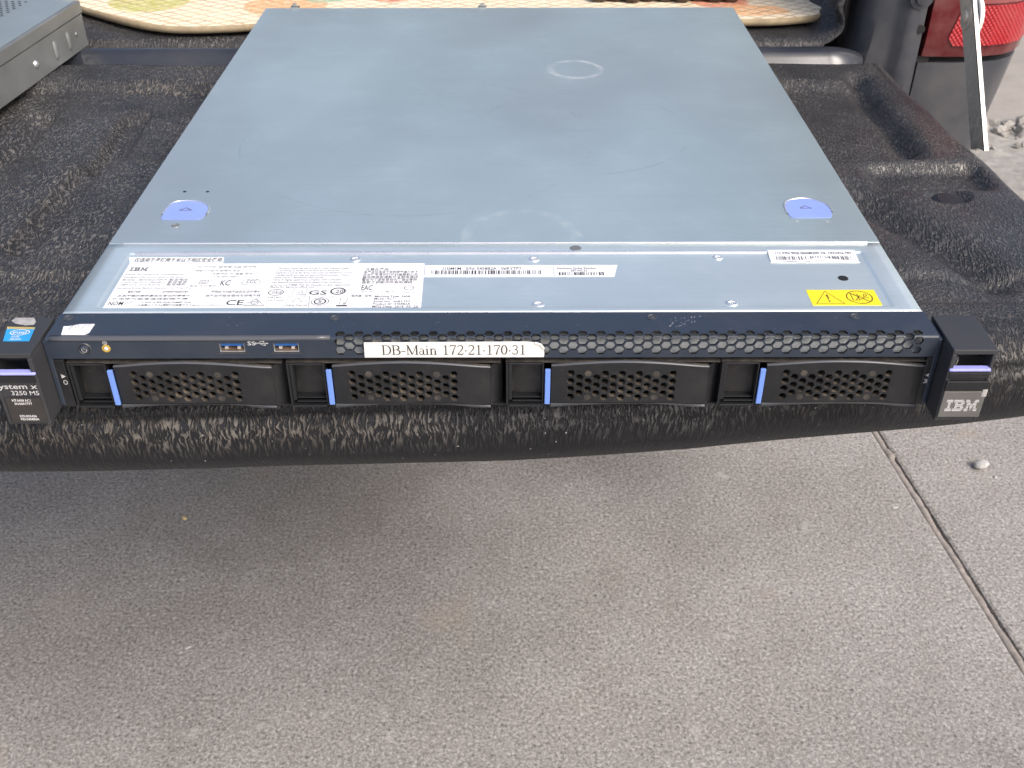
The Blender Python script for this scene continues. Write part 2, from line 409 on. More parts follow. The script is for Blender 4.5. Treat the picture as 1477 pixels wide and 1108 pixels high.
def plate(outline, holes, fmap, th, vlines=(), ulines=()):
    """sheet with holes; fmap(u,v,depth)->xyz. returns G with mi 0 skin, 1 hole walls"""
    def inside(p, poly):
        c = False; n = len(poly); j = n - 1
        for i in range(n):
            a, b_ = poly[i], poly[j]
            if (a[1] > p[1]) != (b_[1] > p[1]) and p[0] < (b_[0] - a[0]) * (p[1] - a[1]) / (b_[1] - a[1]) + a[0]: c = not c
            j = i
        return c
    vs = []; es = []
    def loop(pts):
        n = len(vs); vs.extend(Vector((p[0] * 100, p[1] * 100)) for p in pts)
        es.extend((n + i, n + (i + 1) % len(pts)) for i in range(len(pts)))
    loop(outline)
    for h in holes: loop(h)
    u0 = min(p[0] for p in outline); u1 = max(p[0] for p in outline); v0 = min(p[1] for p in outline); v1 = max(p[1] for p in outline)
    for v_ in vlines:
        n = len(vs); vs.extend([Vector(((u0 - .001) * 100, v_ * 100)), Vector(((u1 + .001) * 100, v_ * 100))]); es.append((n, n + 1))
    for u_ in ulines:
        n = len(vs); vs.extend([Vector((u_ * 100, (v0 - .001) * 100)), Vector((u_ * 100, (v1 + .001) * 100))]); es.append((n, n + 1))
    ov, oe, of, *_ = delaunay_2d_cdt(vs, es, [], 0, 1e-5)
    ov = [(p.x / 100, p.y / 100) for p in ov]
    hb = [(h, min(p[0] for p in h), max(p[0] for p in h), min(p[1] for p in h), max(p[1] for p in h)) for h in holes]
    tris = []; 
    for t in of:
        c = (sum(ov[i][0] for i in t) / 3, sum(ov[i][1] for i in t) / 3)
        if not inside(c, outline): continue
        if any(x0 < c[0] < x1 and y0 < c[1] < y1 and inside(c, h) for h, x0, x1, y0, y1 in hb): continue
        tris.append(tuple(t))
    used = sorted({i for t in tris for i in t}); rm = {k: i for i, k in enumerate(used)}
    tris = [tuple(rm[i] for i in t) for t in tris]; n = len(used)
    g = G(); V = [fmap(*ov[k], 0) for k in used] + [fmap(*ov[k], th) for k in used]
    cnt = {}
    for t in tris:
        for i in range(3):
            e = (t[i], t[(i + 1) % 3]); cnt[tuple(sorted(e))] = cnt.get(tuple(sorted(e)), 0) + 1
    g.v = V; g.f = list(tris) + [tuple(i + n for i in t[::-1]) for t in tris]; g.mi = [0] * len(g.f)
    for t in tris:
        for i in range(3):
            a, b_ = t[i], t[(i + 1) % 3]
            if cnt[tuple(sorted((a, b_)))] == 1: g.f.append((b_, a, a + n, b_ + n)); g.mi.append(1)
    return g
def hexa(u, v, r, sv=1.0): return [(u + r * math.cos(math.pi / 3 * k), v + sv * r * math.sin(math.pi / 3 * k)) for k in range(6)]
def circ(u, v, r, n=20, sv=1.0): return [(u + r * math.cos(2 * math.pi * k / n), v + sv * r * math.sin(2 * math.pi * k / n)) for k in range(n)]

# ---- lettering
_tc = {}
def text_geo(body):
    if body in _tc: return _tc[body]
    cu = bpy.data.curves.new('lettering', 'FONT'); cu.body = body; cu.resolution_u = 2; cu.offset = .012; cu.size = 1.0
    o = bpy.data.objects.new('lettering', cu); C.objects.link(o)
    dg = bpy.context.evaluated_depsgraph_get(); me = o.evaluated_get(dg).to_mesh()
    v = [(p.co.x, p.co.y) for p in me.vertices]; f = [tuple(p.vertices) for p in me.polygons]
    o.evaluated_get(dg).to_mesh_clear(); bpy.data.objects.remove(o); bpy.data.curves.remove(cu)
    x0 = min(p[0] for p in v) if v else 0; x1 = max(p[0] for p in v) if v else 1
    _tc[body] = ([((x - x0) / max(x1 - x0, 1e-6), y / .70) for x, y in v], f)
    return _tc[body]
class Print:
    """flat print on a surface: pmap(u,v)->xyz"""
    def __init__(s, pmap): s.g = G(); s.m = pmap
    def text(s, body, u0, u1, v, h, shear=0):
        V, F = text_geo(body); s.g.add([s.m(u0 + x * (u1 - u0) + shear * y * h, v + y * h) for x, y in V], F)
    def poly(s, pts): s.g.add([s.m(*p) for p in pts], [tuple(range(len(pts)))])
    def rect(s, u0, u1, v0, v1): s.poly([(u0, v0), (u1, v0), (u1, v1), (u0, v1)])
    def stroke(s, pts, wd, closed=False):
        n = len(pts); P = []
        for i in range(n):
            a = pts[(i - 1) % n] if closed or i > 0 else pts[i]; b_ = pts[(i + 1) % n] if closed or i < n - 1 else pts[i]
            dx, dy = b_[0] - a[0], b_[1] - a[1]; L = math.hypot(dx, dy) or 1; ww = wd[i] if isinstance(wd, list) else wd
            P += [(pts[i][0] - dy / L * ww / 2, pts[i][1] + dx / L * ww / 2), (pts[i][0] + dy / L * ww / 2, pts[i][1] - dx / L * ww / 2)]
        F = [(2 * i, 2 * i + 1, 2 * i + 3, 2 * i + 2) for i in range(n - 1)]
        if closed: F.append((2 * n - 2, 2 * n - 1, 1, 0))
        s.g.add([s.m(*p) for p in P], F)
    def ring(s, u, v, ru, rv, wd, n=22): s.stroke([(u + ru * math.cos(2 * math.pi * k / n), v + rv * math.sin(2 * math.pi * k / n)) for k in range(n)], wd, True)
    def bars(s, u0, u1, v0, v1, seed, unit=.00035):
        r = random.Random(seed); u = u0
        while u < u1 - unit * 2:
            wd = r.choice([1, 1, 2, 3]) * unit; s.rect(u, min(u + wd, u1), v0, v1); u += wd + r.choice([1, 1, 2, 3]) * unit
    def striped(s, u0, v0, w_, h, n=8, shear=0):
        """three striped capitals I B M"""
        L = {'I': [[(0, 1)], [(0, 1)], [(.3, .7)], [(.3, .7)], [(.3, .7)], [(.3, .7)], [(0, 1)], [(0, 1)]],
             'B': [[(0, .85)], [(0, .97)], [(.15, .4), (.68, 1)], [(.15, .92)], [(.15, .92)], [(.15, .4), (.68, 1)], [(0, .97)], [(0, .85)]],
             'M': [[(0, .3), (.7, 1)], [(0, .35), (.65, 1)], [(.12, .42), (.58, .88)], [(.12, .88)], [(.12, .3), (.36, .64), (.7, .88)], [(.12, .3), (.4, .6), (.7, .88)], [(0, .3), (.44, .56), (.7, 1)], [(0, .3), (.48, .52), (.7, 1)]]}
        u = u0
        for c, ww in (('I', .2), ('B', .34), ('M', .40)):
            for r_, row in enumerate(L[c]):
                va = v0 + h * (1 - (r_ + .80) / 8); vb = v0 + h * (1 - (r_ + .12) / 8)
                for a, b_ in row: s.rect(u + a * ww * w_, u + b_ * ww * w_, va, vb)
            u += (ww + .03) * w_
    def obj(s, name, mat, parent): return tag(mesh(name, s.g.v, s.g.f, mat, parent), kind='stuff')

def arc(cx, cy, rx, ry, a0, a1, n=10): return [(cx + rx * math.cos(R(a0 + (a1 - a0) * k / n)), cy + ry * math.sin(R(a0 + (a1 - a0) * k / n))) for k in range(n + 1)]
# serif letters: strokes (points, widths); heights 0..1
TN, TK = .035, .085
def bulge(n, thin=TN, thick=.09): return [thin + (thick - thin) * math.sin(math.pi * k / n) for k in range(n + 1)]
SERIF = {
 'D': (.74, [([(.15, .0), (.15, 1)], TK), ([(.02, .985), (.38, .985)], TN), ([(.02, .015), (.38, .015)], TN), (arc(.34, .5, .32, .485, 90, -90, 14), bulge(14))]),
 'B': (.68, [([(.15, .0), (.15, 1)], TK), ([(.02, .985), (.34, .985)], TN), ([(.02, .015), (.36, .015)], TN), ([(.15, .52), (.36, .52)], TN), (arc(.33, .752, .22, .233, 90, -90, 10), bulge(10)), (arc(.35, .268, .26, .253, 90, -90, 10), bulge(10))]),
 '-': (.40, [([(.03, .36), (.35, .36)], .05)]),
 'M': (.92, [([(.12, .0), (.12, 1)], .045), ([(.12, 1), (.44, .02)], .085), ([(.76, 1), (.44, .02)], .035), ([(.77, .0), (.77, 1)], .09), ([(.0, .015), (.24, .015)], TN), ([(.63, .015), (.90, .015)], TN), ([(.0, .985), (.15, .985)], TN), ([(.74, .985), (.90, .985)], TN)]),
 'a': (.48, [([(.34, .0 + .05), (.34, .48)], TK), (arc(.21, .47, .13, .17, 0, 150, 8), .045), (arc(.19, .19, .14, .17, 80, 400, 14), .05), ([(.34, .06), (.40, .01), (.47, .05)], .045)]),
 'i': (.30, [([(.14, .0), (.14, .64)], TK), ([(.02, .015), (.27, .015)], TN), ([(.03, .62), (.14, .63)], TN), (arc(.14, .9, .025, .025, 0, 360, 8), .05)]),
 'n': (.58, [([(.14, .0), (.14, .64)], TK), ([(.02, .015), (.27, .015)], TN), ([(.03, .62), (.14, .63)], TN), (arc(.29, .42, .15, .21, 160, 0, 8), .055), ([(.44, .42), (.44, .0)], TK), ([(.33, .015), (.56, .015)], TN)]),
 '1': (.54, [([(.28, .0), (.28, 1)], .075), ([(.10, .015), (.46, .015)], TN), ([(.12, .86), (.28, .97)], .035)]),
 '7': (.54, [([(.06, .96), (.48, .96)], .06), ([(.48, .96), (.30, .45), (.22, .0)], [.04, .06, .09]), ([(.06, .96), (.05, .78)], .035)]),
 '2': (.54, [(arc(.26, .74, .19, .24, 165, -20, 10), [.05] * 5 + [.07] * 6), ([(.44, .66), (.28, .36), (.07, .06)], [.07, .05, .04]), ([(.06, .04), (.46, .04)], .075), ([(.46, .04), (.48, .2)], .035)]),
 '0': (.54, [(arc(.26, .5, .19, .47, 0, 360, 22), [.045 + .04 * abs(math.cos(math.pi * 2 * k / 22)) for k in range(23)])]),
 '3': (.54, [(arc(.24, .76, .17, .21, 160, -90, 10), .055), (arc(.24, .29, .20, .26, 90, -160, 12), .06)]),
 '.': (.27, [(arc(.13, .40, .03, .03, 0, 360, 8), .06)]), ' ': (.36, [])}
def serif(pr, s, u0, u1, v, h):
    W = sum(SERIF[c][0] for c in s) ; k = (u1 - u0) / W; x = 0
    for c in s:
        wd, st = SERIF[c]
        for pts, t in st: pr.stroke([(u0 + (x + p[0]) * k, v + p[1] * h) for p in pts], [q * h * 1.55 for q in t] if isinstance(t, list) else t * h * 1.55)
        x += wd

SPEC= [('仅适用于海拔两千米以下地区安全使用', -199.9, -151.5, 79.7, 3.72), ('This product contains', -200.7, -168.8, 64.6, 1.39), ('Assembled in the country stated on the carton', -200.6, -167.7, 61.7, 1.38), ('MODEL / MODELE INPUT', -200.0, -175.8, 58.5, 1.52), ('VOLTS 100-127 V / 200-240 V', -200.0, -176.6, 55.9, 1.51), ('AMPS 5.0 A / 2.5 A 50-60 Hz', -199.9, -178.1, 53.2, 1.5), ('额定电压', -174.7, -164.6, 58.5, 1.82), ('额定电流', -174.7, -164.7, 55.8, 1.81), ('额定频率', -174.8, -164.8, 53.2, 1.8), ('International Business Machines Corporation New Orchard Road', -200.4, -160.3, 49.9, 1.26), ('警告使用者', -193.2, -186.6, 45.5, 1.75), ('此为甲类资讯产品在居住环境中', -174.9, -161.4, 45.5, 1.75), ('此為甲類的資訊產品在居住的環境中', -197.5, -159.6, 41.5, 1.59), ('使用時可能會造成射頻干擾', -199.4, -159.6, 38.3, 1.43), ('CAN ICES-3(A)/NMB-3(A)', -182.8, -156.9, 34.7, 1.7), ('この装置はクラスA情報技術装置です', -185.6, -158.0, 31.9, 1.54), ('Registered trademark', -157.3, -140.9, 32.2, 1.19), ('이 기기는 업무용 A급 전자파', -162.9, -130.5, 72.7, 1.74), ('적합기기로서 판매자 또는', -163.3, -138.4, 68.4, 1.72), ('사용자는 이 점을 주의', -153.4, -131.3, 64.9, 1.7), ('이 기기는 사용하기 바랍니다', -153.5, -137.8, 61.8, 1.53), ('회로 기기 확인', -162.2, -148.2, 51.7, 1.49), ('声明此为A级产品在生活环境中', -149.3, -123.3, 45.4, 1.9), ('该产品可能会造成无线电干扰', -151.3, -122.2, 41.4, 1.73), ('This device complies with part 15 of the FCC Rules. Operation is subject', -118.1, -79.3, 71.1, 1.57), ('to the following two conditions: (1) this device may not cause harmful', -118.4, -84.7, 68.5, 1.56), ('interference, and (2) this device must accept any interference received', -118.7, -77.2, 66.0, 1.55), ('including interference that may cause undesired operation. Tested to', -118.6, -77.6, 63.5, 1.54), ('comply with FCC Standards for office use only', -118.9, -91.9, 60.9, 1.53), ('Class A digital apparatus complies with Canadian', -118.8, -82.2, 58.3, 1.52), ('Cet appareil numerique de la classe A est conforme', -119.0, -81.5, 55.7, 1.51), ('a la norme NMB-003 du Canada et des reglements', -118.8, -76.3, 52.7, 1.49), ('Made for general office use', -118.8, -95.6, 50.6, 1.48), ('LISTED', -117.9, -111.0, 39.6, 1.44), ('I.T.E. E12345', -118.4, -109.7, 36.7, 1.28), ('注意此产品', -70.4, -57.6, 69.4, 2.04), ('本产品仅适用于非热带气候条件下', -70.8, -41.4, 66.3, 2.18), ('安全使用请勿打开机箱盖板以免', -70.9, -41.2, 63.4, 2.16), ('触电维修前请断开全部电源线', -70.9, -41.0, 60.5, 2.14), ('警告为了避免受到伤害请在移除', -71.0, -41.2, 57.7, 2.12), ('盖板之前断开所有电源线', -70.7, -43.6, 54.9, 2.11), ('EAC', -70.2, -64.4, 47.8, 5.18), ('TR CU 020', -69.9, -63.7, 45.3, 1.17), ('11-08-14', -59.3, -52.7, 45.2, 1.46), ('Eurasia mark', -48.0, -41.0, 45.2, 1.02), ('服务器 / 型号', -74.5, -64.0, 40.9, 1.73), ('Machine Type  5458', -62.1, -43.6, 40.2, 1.87), ('Model  AC1', -62.2, -52.1, 37.8, 1.86), ('Serial No.  06RYTP7', -62.3, -43.2, 35.0, 1.84), ('Product ID  5458B2A', -62.4, -43.0, 32.5, 1.83), ('MFG Date  2014  03  22', -62.4, -38.8, 29.9, 1.96), ('CE', -138.8, -129.8, 32.5, 5.31), ('GS', -97.4, -87.9, 43.1, 4.38), ('20', -83.4, -79.4, 44.9, 3.29), ('cULus', -116.9, -111.8, 44.3, 3.29), ('KC', -146.3, -141.1, 53.1, 5.64), ('CCC', -132.7, -127.1, 55.4, 3.78), ('NOM', -199.8, -192.2, 32.6, 3.88), ('TUV Rheinland', -104.3, -98.9, 43.1, 1.16), ('Safety Geprüft', -107.4, -96.3, 31.8, 1.4)]
BARS= [('J1SIM1M   S/N: 5458B2A   06RYTP7', -28.4, 15.2, 69.3, 3.54), ('Hardware Order Number', 34.6, 56.2, 70.0, 2.36), ('5871HC52', 42.0, 51.1, 67.3, 2.34), ('11S P/N 9KB 00AM209 YK 1023456789', 157.3, 199.9, 85.0, 2.63), ('1S 5458B2A', 160.3, 168.0, 77.5, 1.28), ('ZJ1YE345', 172.6, 183.4, 77.7, 1.28)]

# ================================================================ SETTING
# ground: two cast slabs with a mortared joint between them, rubble and a road to the right behind
GZ = -0.8
def jx(y): return 0.649 + (1.011 - y) * 0.1          # joint line
def slab(name, side):
    ys = np.linspace(-6, 12, 181); v = []; f = []
    for i, y in enumerate(ys):
        wob = .0005 * math.sin(y * 41) + .0004 * math.sin(y * 97 + 1)
        xj = jx(y) + (.0046 + wob if side > 0 else -.0078 - wob)
        for x, z in ((side * 8.0, 0), (xj + side * .006, 0), (xj + side * .0015, -.002), (xj, -.012)): v.append((x, y, GZ + z))
    for i in range(len(ys) - 1):
        for k in range(3):
            q = (i * 4 + k, i * 4 + k + 1, (i + 1) * 4 + k + 1, (i + 1) * 4 + k); f.append(q if side > 0 else q[::-1])
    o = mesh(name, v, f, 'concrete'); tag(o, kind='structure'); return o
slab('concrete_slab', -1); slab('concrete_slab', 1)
o = mesh('ground', [(-250, -250, GZ - .016), (250, -250, GZ - .016), (250, 250, GZ - .016), (-250, 250, GZ - .016)], [(0, 1, 2, 3)], 'road'); tag(o, kind='structure')
# mortar bead in the joint
v = []; f = []; ys = np.linspace(-2, 3, 900)
for i, y in enumerate(ys):
    n1 = .0005 * math.sin(y * 63) + .0005 * math.sin(y * 171 + 2) + random.uniform(-.0004, .0004)
    hh = -.0026 + .0012 * math.sin(y * 39) + random.uniform(-.0005, .0005)
    if .945 < y < .965: hh += .003; n1 += .002
    for k, (a, z) in enumerate([(-.0090, -.0105), (-.0078, hh - .0012), (-.004, hh + .0005), (.0015, hh + .0003), (.0030, hh - .004), (.0040, -.0125)]):
        v.append((jx(y) + a + n1 * (k > 0), y, GZ + z))
for i in range(len(ys) - 1):
    for k in range(5): f.append((i * 6 + k, i * 6 + k + 1, (i + 1) * 6 + k + 1, (i + 1) * 6 + k))
o = mesh('slab_joint', v, f, 'mortar'); o.data.shade_smooth(); tag(o, kind='structure')

def stone_mesh(name, r, seed, sq=.7, mat='stone', sub=2, jag=.22):
    bm = bmesh.new(); bmesh.ops.create_icosphere(bm, subdivisions=sub, radius=r); q = random.Random(seed)
    ax = [Vector((q.gauss(0, 1), q.gauss(0, 1), q.gauss(0, 1))).normalized() for _ in range(6)]
    for p in bm.verts:
        n = p.co.normalized(); k = 1.0
        for a in ax:
            t = n.dot(a)
            if t > .62: k -= (t - .62) * jag * 3
        p.co *= k; p.co.z *= sq
    me = bpy.data.meshes.new(name); bm.to_mesh(me); bm.free(); me.materials.append(M[mat]); return me
def single(name, me, loc, rz, label, cat, sc=(1, 1, 1), group=None):
    o = bpy.data.objects.new(name, me); C.objects.link(o); o.location = loc; o.rotation_euler = (0, 0, rz); o.scale = sc
    return tag(o, label, cat, group)
single('pebble', stone_mesh('pebble', .0125, 3), (.7934, .915, GZ + .007), .3, 'white pebble on the concrete to the right of the slab joint, largest loose stone there', 'pebble', (1.15, .9, .95))
single('pebble', stone_mesh('pebble', .0028, 8, .8), (.8075, .889, GZ + .0016), .7, 'tiny pale stone chip just in front of the white pebble', 'pebble', (1.3, .8, 1))
single('pebble', stone_mesh('pebble', .0045, 5, .6, 'chip'), (-.5027, .795, GZ + .0022), .9, 'small yellowish stone chip on the dark concrete at left under the tailgate lip', 'pebble', (.9, 1.3, 1))
single('pebble', stone_mesh('pebble', .0034, 9, .45), (-.4324, .5352, GZ + .001), .5, 'white chip on bare concrete at lower left, the upper of a close pair', 'pebble', (1.6, .8, 1))
single('pebble', stone_mesh('pebble', .0024, 10, .45), (-.4400, .5262, GZ + .001), .1, 'white chip on bare concrete at lower left, the lower and smaller of a close pair', 'pebble', (1.3, 1, 1))
single('pebble', stone_mesh('pebble', .0030, 12, .25), (.6206, .8171, GZ + .0008), .4, 'flat pale crumb beside the slab joint on its right, below the stub of mortar', 'pebble', (2.2, 1.2, 1))

# rubble at the kerbside and the road behind
v = []; f = []; nx, ny = 90, 60
for j in range(ny):
    for i in range(nx):
        x = 1.02 + i * .035; y = .95 + j * .026
        z = GZ + .022 + .014 * math.sin(x * 9 + y * 4) + random.uniform(-.004, .004)
        if j in (0, ny - 1) or i in (0, nx - 1): z = GZ - .01
        v.append((x, y, z))
for j in range(ny - 1):
    for i in range(nx - 1): a = j * nx + i; f.append((a, a + 1, a + nx + 1, a + nx))
o = mesh('rubble_bank', v, f, 'rubble'); o.data.shade_smooth(); tag(o, kind='structure')
g = G(); srcs = [stone_mesh('chunk', 1, 20 + k, .8, 'rubble', 1, .3) for k in range(5)]
for k in range(900):
    me = srcs[k % 5]; r_ = random.choice([.004, .006, .008, .012]) * random.uniform(.7, 1.4)
    x = random.uniform(1.05, 3.2); y = random.uniform(1.0, 2.44); a = random.uniform(0, 6.28)
    if k < 60: r_ = random.uniform(.018, .036); x = 1.10 + k * .022; y = 2.36 + random.uniform(-.07, .05)
    z = GZ + .026 + r_ * .3 + .012 * math.sin(x * 9 + y * 4)
    ca, sa = math.cos(a) * r_, math.sin(a) * r_; s2 = random.uniform(.6, 1.1)
    g.add([(x + ca * p.co.x - sa * p.co.y * s2, y + sa * p.co.x + ca * p.co.y * s2, z + r_ * p.co.z) for p in me.vertices], [tuple(p.vertices) for p in me.polygons])
o = g.obj('broken_rubble', 'rubble'); tag(o, 'white broken concrete rubble beside the road behind the tail light', 'rubble', kind='stuff')
o = mesh('road', [(.9, 2.46, GZ + .012), (60, 2.46, GZ + .012), (60, 9, GZ + .012), (.9, 9, GZ + .012)], [(0, 1, 2, 3)], 'road'); tag(o, kind='structure')

# ================================================================ PICKUP TRUCK
truck = tag(empty('pickup_truck', (-.28, .6, GZ)), 'dark grey pickup truck with its lined tailgate folded down flat under the servers', 'pickup truck')
XL, XC = -.935, -.28
def ye(x):   # plan curve of the lip
    xs = np.array([-1.0, -.80, -.62, -.45, -.268, -.156, -.081, .0106, .112, .192, .255, .31, .36, .40])
    yy = np.array([.075, .040, .018, .009, .0075, .0083, .0111, .0164, .0248, .036, .0457, .0556, .066, .077])
    return np.interp(x, xs, yy)
def side_edge(y): return .3620 + (.56 - y) * .060
def height(x, y):
    h = np.zeros_like(x)
    # sunken centre field with raised border at the back and the sides
    fx = ss(.338, .322, x) * ss(-.898, -.88, x); fy = ss(.505, .488, y) * ss(.315, .335, y)
    h -= .0075 * fx * fy
    # deep channel along the right border and its bar
    ch = np.exp(-((x - .3275) / .0085) ** 2) * ss(.335, .355, y) * ss(.53, .512, y); h -= .011 * ch
    # pocket with a step below the bar, rounded right end
    pk = ss(.366, .356, x) * ss(.270, .288, x) * ss(.318, .306, y) * ss(.262, .285, y); h -= .0095 * pk
    # dimple with a bolt well
    rr = np.sqrt((x - .325) ** 2 + ((y - .2585) * 1.15) ** 2); h -= .005 * ss(.017, .012, rr)
    # slanting trough, front right
    t = (x - .262) * .90 + (y - .262) * -.0; dx, dy = .06, -.125; L = math.hypot(dx, dy)
    s = ((x - .262) * dx + (y - .262) * dy) / L; n = ((x - .262) * -dy + (y - .262) * dx) / L
    h -= .0115 * np.exp(-((n + .004) / .013) ** 2) * ss(-.03, .01, s) * ss(.155, .12, s)
    # ribs and grooves running front to back at left
    for cx, y0, y1 in ((-.303, .165, .46), (-.385, .165, .46), (-.467, .165, .46), (-.55, .165, .46), (-.64, .165, .46), (-.73, .165, .46), (-.20, .165, .46), (-.10, .165, .46), (0, .165, .46), (.1, .165, .46), (.2, .165, .46)):
        h -= .012 * ss(.0150, .0055, np.abs(x - cx + .008 - .003 * np.sin(y * 22))) * ss(y0, y0 + .03, y) * ss(y1, y1 - .03, y)
        h += .0022 * np.exp(-((x - cx - .033) / .016) ** 2) * ss(y0, y0 + .03, y) * ss(y1, y1 - .03, y)
    # lengthwise bands near the lip
    h -= .0040 * ss(.152, .143, y) * ss(.104, .116, y)
    h -= .0022 * np.exp(-((y - .088) / .006) ** 2)
    h += .0010 * np.sin(x * 31 + y * 13) + .0008 * np.sin(y * 57 - x * 11)
    return h - .0012
# profile parameter s: 0 at the bottom of the lip, growing up and then back over the flat
Rr = .030
sv = np.concatenate([np.linspace(0, .015, 7), np.linspace(.0165, .015 + Rr * math.pi / 2, 26), np.linspace(.0645, .0645 + .52, 250)])
# columns of the liner
xv = np.concatenate([np.linspace(XL + .001, -.5, 60), np.linspace(-.4975, .352, 330), np.linspace(.354, .3845, 22)])
s0 = .015; s1 = .015 + Rr * math.pi / 2
Xg, Sg = np.meshgrid(xv, sv, indexing='ij')
Y0 = ye(Xg)
ysp = np.where(Sg <= s0, 0, np.where(Sg < s1, Rr * (1 - np.cos((Sg - s0) / Rr)), Rr + (Sg - s1) * (.548 - Y0 - Rr) / (sv[-1] - s1)))
zsp = np.where(Sg <= s0, -.045 + Sg, np.where(Sg < s1, -.030 + Rr * np.sin((Sg - s0) / Rr), 0))
ysp = np.where(Sg < s0, .007 * ((s0 - Sg) / s0) ** 2, ysp); zsp = np.where(Sg < s0, -.030 - (s0 - Sg) * 1.55, zsp)
Yg = Y0 + ysp; Hh = height(Xg, Yg) * ss(s1 - .012, s1 + .012, Sg)
Zg = zsp + Hh
# crease line across the lip and slow waves
Yg = Yg + .0022 * np.exp(-((Sg - .030 - .002 * np.sin(Xg * 9)) / .0028) ** 2) * ss(s1, s0, Sg) - .0012 * np.sin(Xg * 23 + 1) * (Sg < s1)
# squeeze the last columns on to the side edge and roll them down
xe = side_edge(Yg); tt = np.clip((Xg - .352) / (.3845 - .352), 0, 1)
ang = np.clip((tt - .45) / .55, 0, 1) * math.pi / 2
Xn = np.where(tt > 0, .352 + (xe - .010 - .352) * np.clip(tt / .45, 0, 1) + .010 * np.sin(ang), Xg)
Zg = Zg - .010 * (1 - np.cos(ang)) * (tt > .45)
# raised rounded rim toward the back right corner
Pn = np.stack([Xn, Yg, Zg], -1)
U = np.stack([Xg, Sg], -1)
# close: short vertical skirts at side and back
def skirt(P, U, axis_last=True, dz=.035):
    L = P[-1:] + np.array([0, 0, -dz]); return np.concatenate([P, L]), np.concatenate([U, U[-1:] + np.array([dz, 0])])
Pn, U = skirt(Pn, U)
Bk = Pn[:, -1:] + np.array([0, 0, -.028]); Pn = np.concatenate([Pn, Bk], 1); U = np.concatenate([U, U[:, -1:] + np.array([0, .028])], 1)
liner = grid('tailgate_liner', Pn, U, 'liner', truck); liner['label'] = 'black ribbed plastic liner covering the lowered tailgate, dusty'
# steel shell of the tailgate under the liner
g = G(); pts = [(x, float(ye(x)) + .052) for x in np.linspace(XL + .01, .362, 24)] + [(.357, .545), (XL + .005, .545)]
g.prism(pts, 'z', -.070, -.044); g.obj('tailgate_shell', 'paint', truck, bevel=.004)
# bolt in the dimple of the liner
g = G(); g.lathe([(.0115, 0), (.012, .0015), (.009, .0028), (.004, .003)], (.3265, .2590, -.0072), 'z', 18); ob = g.obj('liner_plug', 'black', truck, smooth=False)
# leaf scrap and dirt on the sill are things of their own
# rolled steel sill at the bed end
prof = []
for a in np.linspace(-30, 90, 9): prof.append((.566 - .0 + .010 * 0 + (.585 - .566) * (1 - math.cos(R(a))) * 0 + .012 * -math.cos(R(a)) + .014, -.016 + .012 * math.sin(R(a))))
prof = [(.549, -.034), (.551, -.024), (.557, -.0195), (.566, -.0190), (.5725, -.0180), (.5765, -.0140), (.5800, -.0080), (.5835, -.0030), (.5880, .0000), (.5935, .0008), (.5985, -.0012), (.6010, -.0055), (.6040, -.0085), (.6120, -.0090), (.6140, -.016), (.6150, -.03)]
v = []; f = []; xs = list(np.linspace(-.90, .318, 30)) + [.324, .330, .336, .342, .347, .351, .354, .357]
for i, x in enumerate(xs):
    k = 0 if x < .318 else ((x - .318) / .04)
    for (y, z) in prof: v.append((x, y + (.010 * k * k if y > .57 else 0), z - .010 * k ** 2.2 * (z > -.012)))
m_ = len(prof)
for i in range(len(xs) - 1):
    for k in range(m_ - 1): f.append((i * m_ + k, (i + 1) * m_ + k, (i + 1) * m_ + k + 1, i * m_ + k + 1))
mesh('bed_sill', v, f, 'sill', truck, smooth=True)
# bed liner: front roll, floor with ribs, right wall
a_ = np.concatenate([np.linspace(-.90, .312, 200), np.linspace(.3135, .3135 + .55, 160)])
b_ = np.concatenate([np.linspace(0, .020, 10), np.linspace(.0215, .35, 130), np.linspace(.36, 2.24, 60)])
A, B = np.meshgrid(a_, b_, indexing='ij')
rw = .026; wa = A - .312
X = np.where(wa <= 0, A, np.where(wa < rw * 1.35, .312 + rw * np.sin(np.clip(wa / rw, 0, 1.35)), .312 + rw * math.sin(1.35) + (wa - rw * 1.35) * math.cos(1.35)))
Z = np.where(wa <= 0, 0, np.where(wa < rw * 1.35, rw * (1 - np.cos(np.clip(wa / rw, 0, 1.35))), rw * (1 - math.cos(1.35)) + (wa - rw * 1.35) * math.sin(1.35)))
Y = .617 + np.where(B < .018, .011 * (1 - np.cos(B / .018 * math.pi / 2)), .011 + (B - .018))
Zf = np.where(B < .018, -.014 * (1 - np.sin(B / .018 * math.pi / 2)), 0)
rib = -.006 * (np.cos(A * 2 * math.pi / .12) > .3) * ss(.685, .70, Y) * (wa < 0)
Z = Z + Zf * np.where(wa > .01, .5, 1) + rib
fold = ss(.0, .05, wa) * ss(.25, .02, B)
X = X + fold * (.006 * np.sin(B * 150 + wa * 60) + .005 * np.sin(wa * 95 - B * 40)); Z = Z + fold * .004 * np.sin(B * 120 + wa * 50)
Pn = np.stack([X, Y, Z], -1); grid('bed_liner', Pn, np.stack([A, B + .2], -1), 'bed', truck)
# left wall of the bed, cab
G().box(-.93, -.90, .62, 2.85, -.03, .44).box(-1.08, -.93, .60, 2.85, -.1, .45).obj('bed_side', 'paint', truck, bevel=.01)
G().box(.375, .40, .68, 2.85, -.03, .44).obj('bed_side', 'paint', truck, bevel=.004)
G().box(-1.02, .46, 2.86, 2.92, -.35, .97).box(-.98, .42, 2.92, 4.1, -.3, .92).obj('cab', 'cab', truck, bevel=.02)
box('cab_window', -.80, .24, 2.845, 2.858, .46, .86, 'glass_dark', truck, .004)

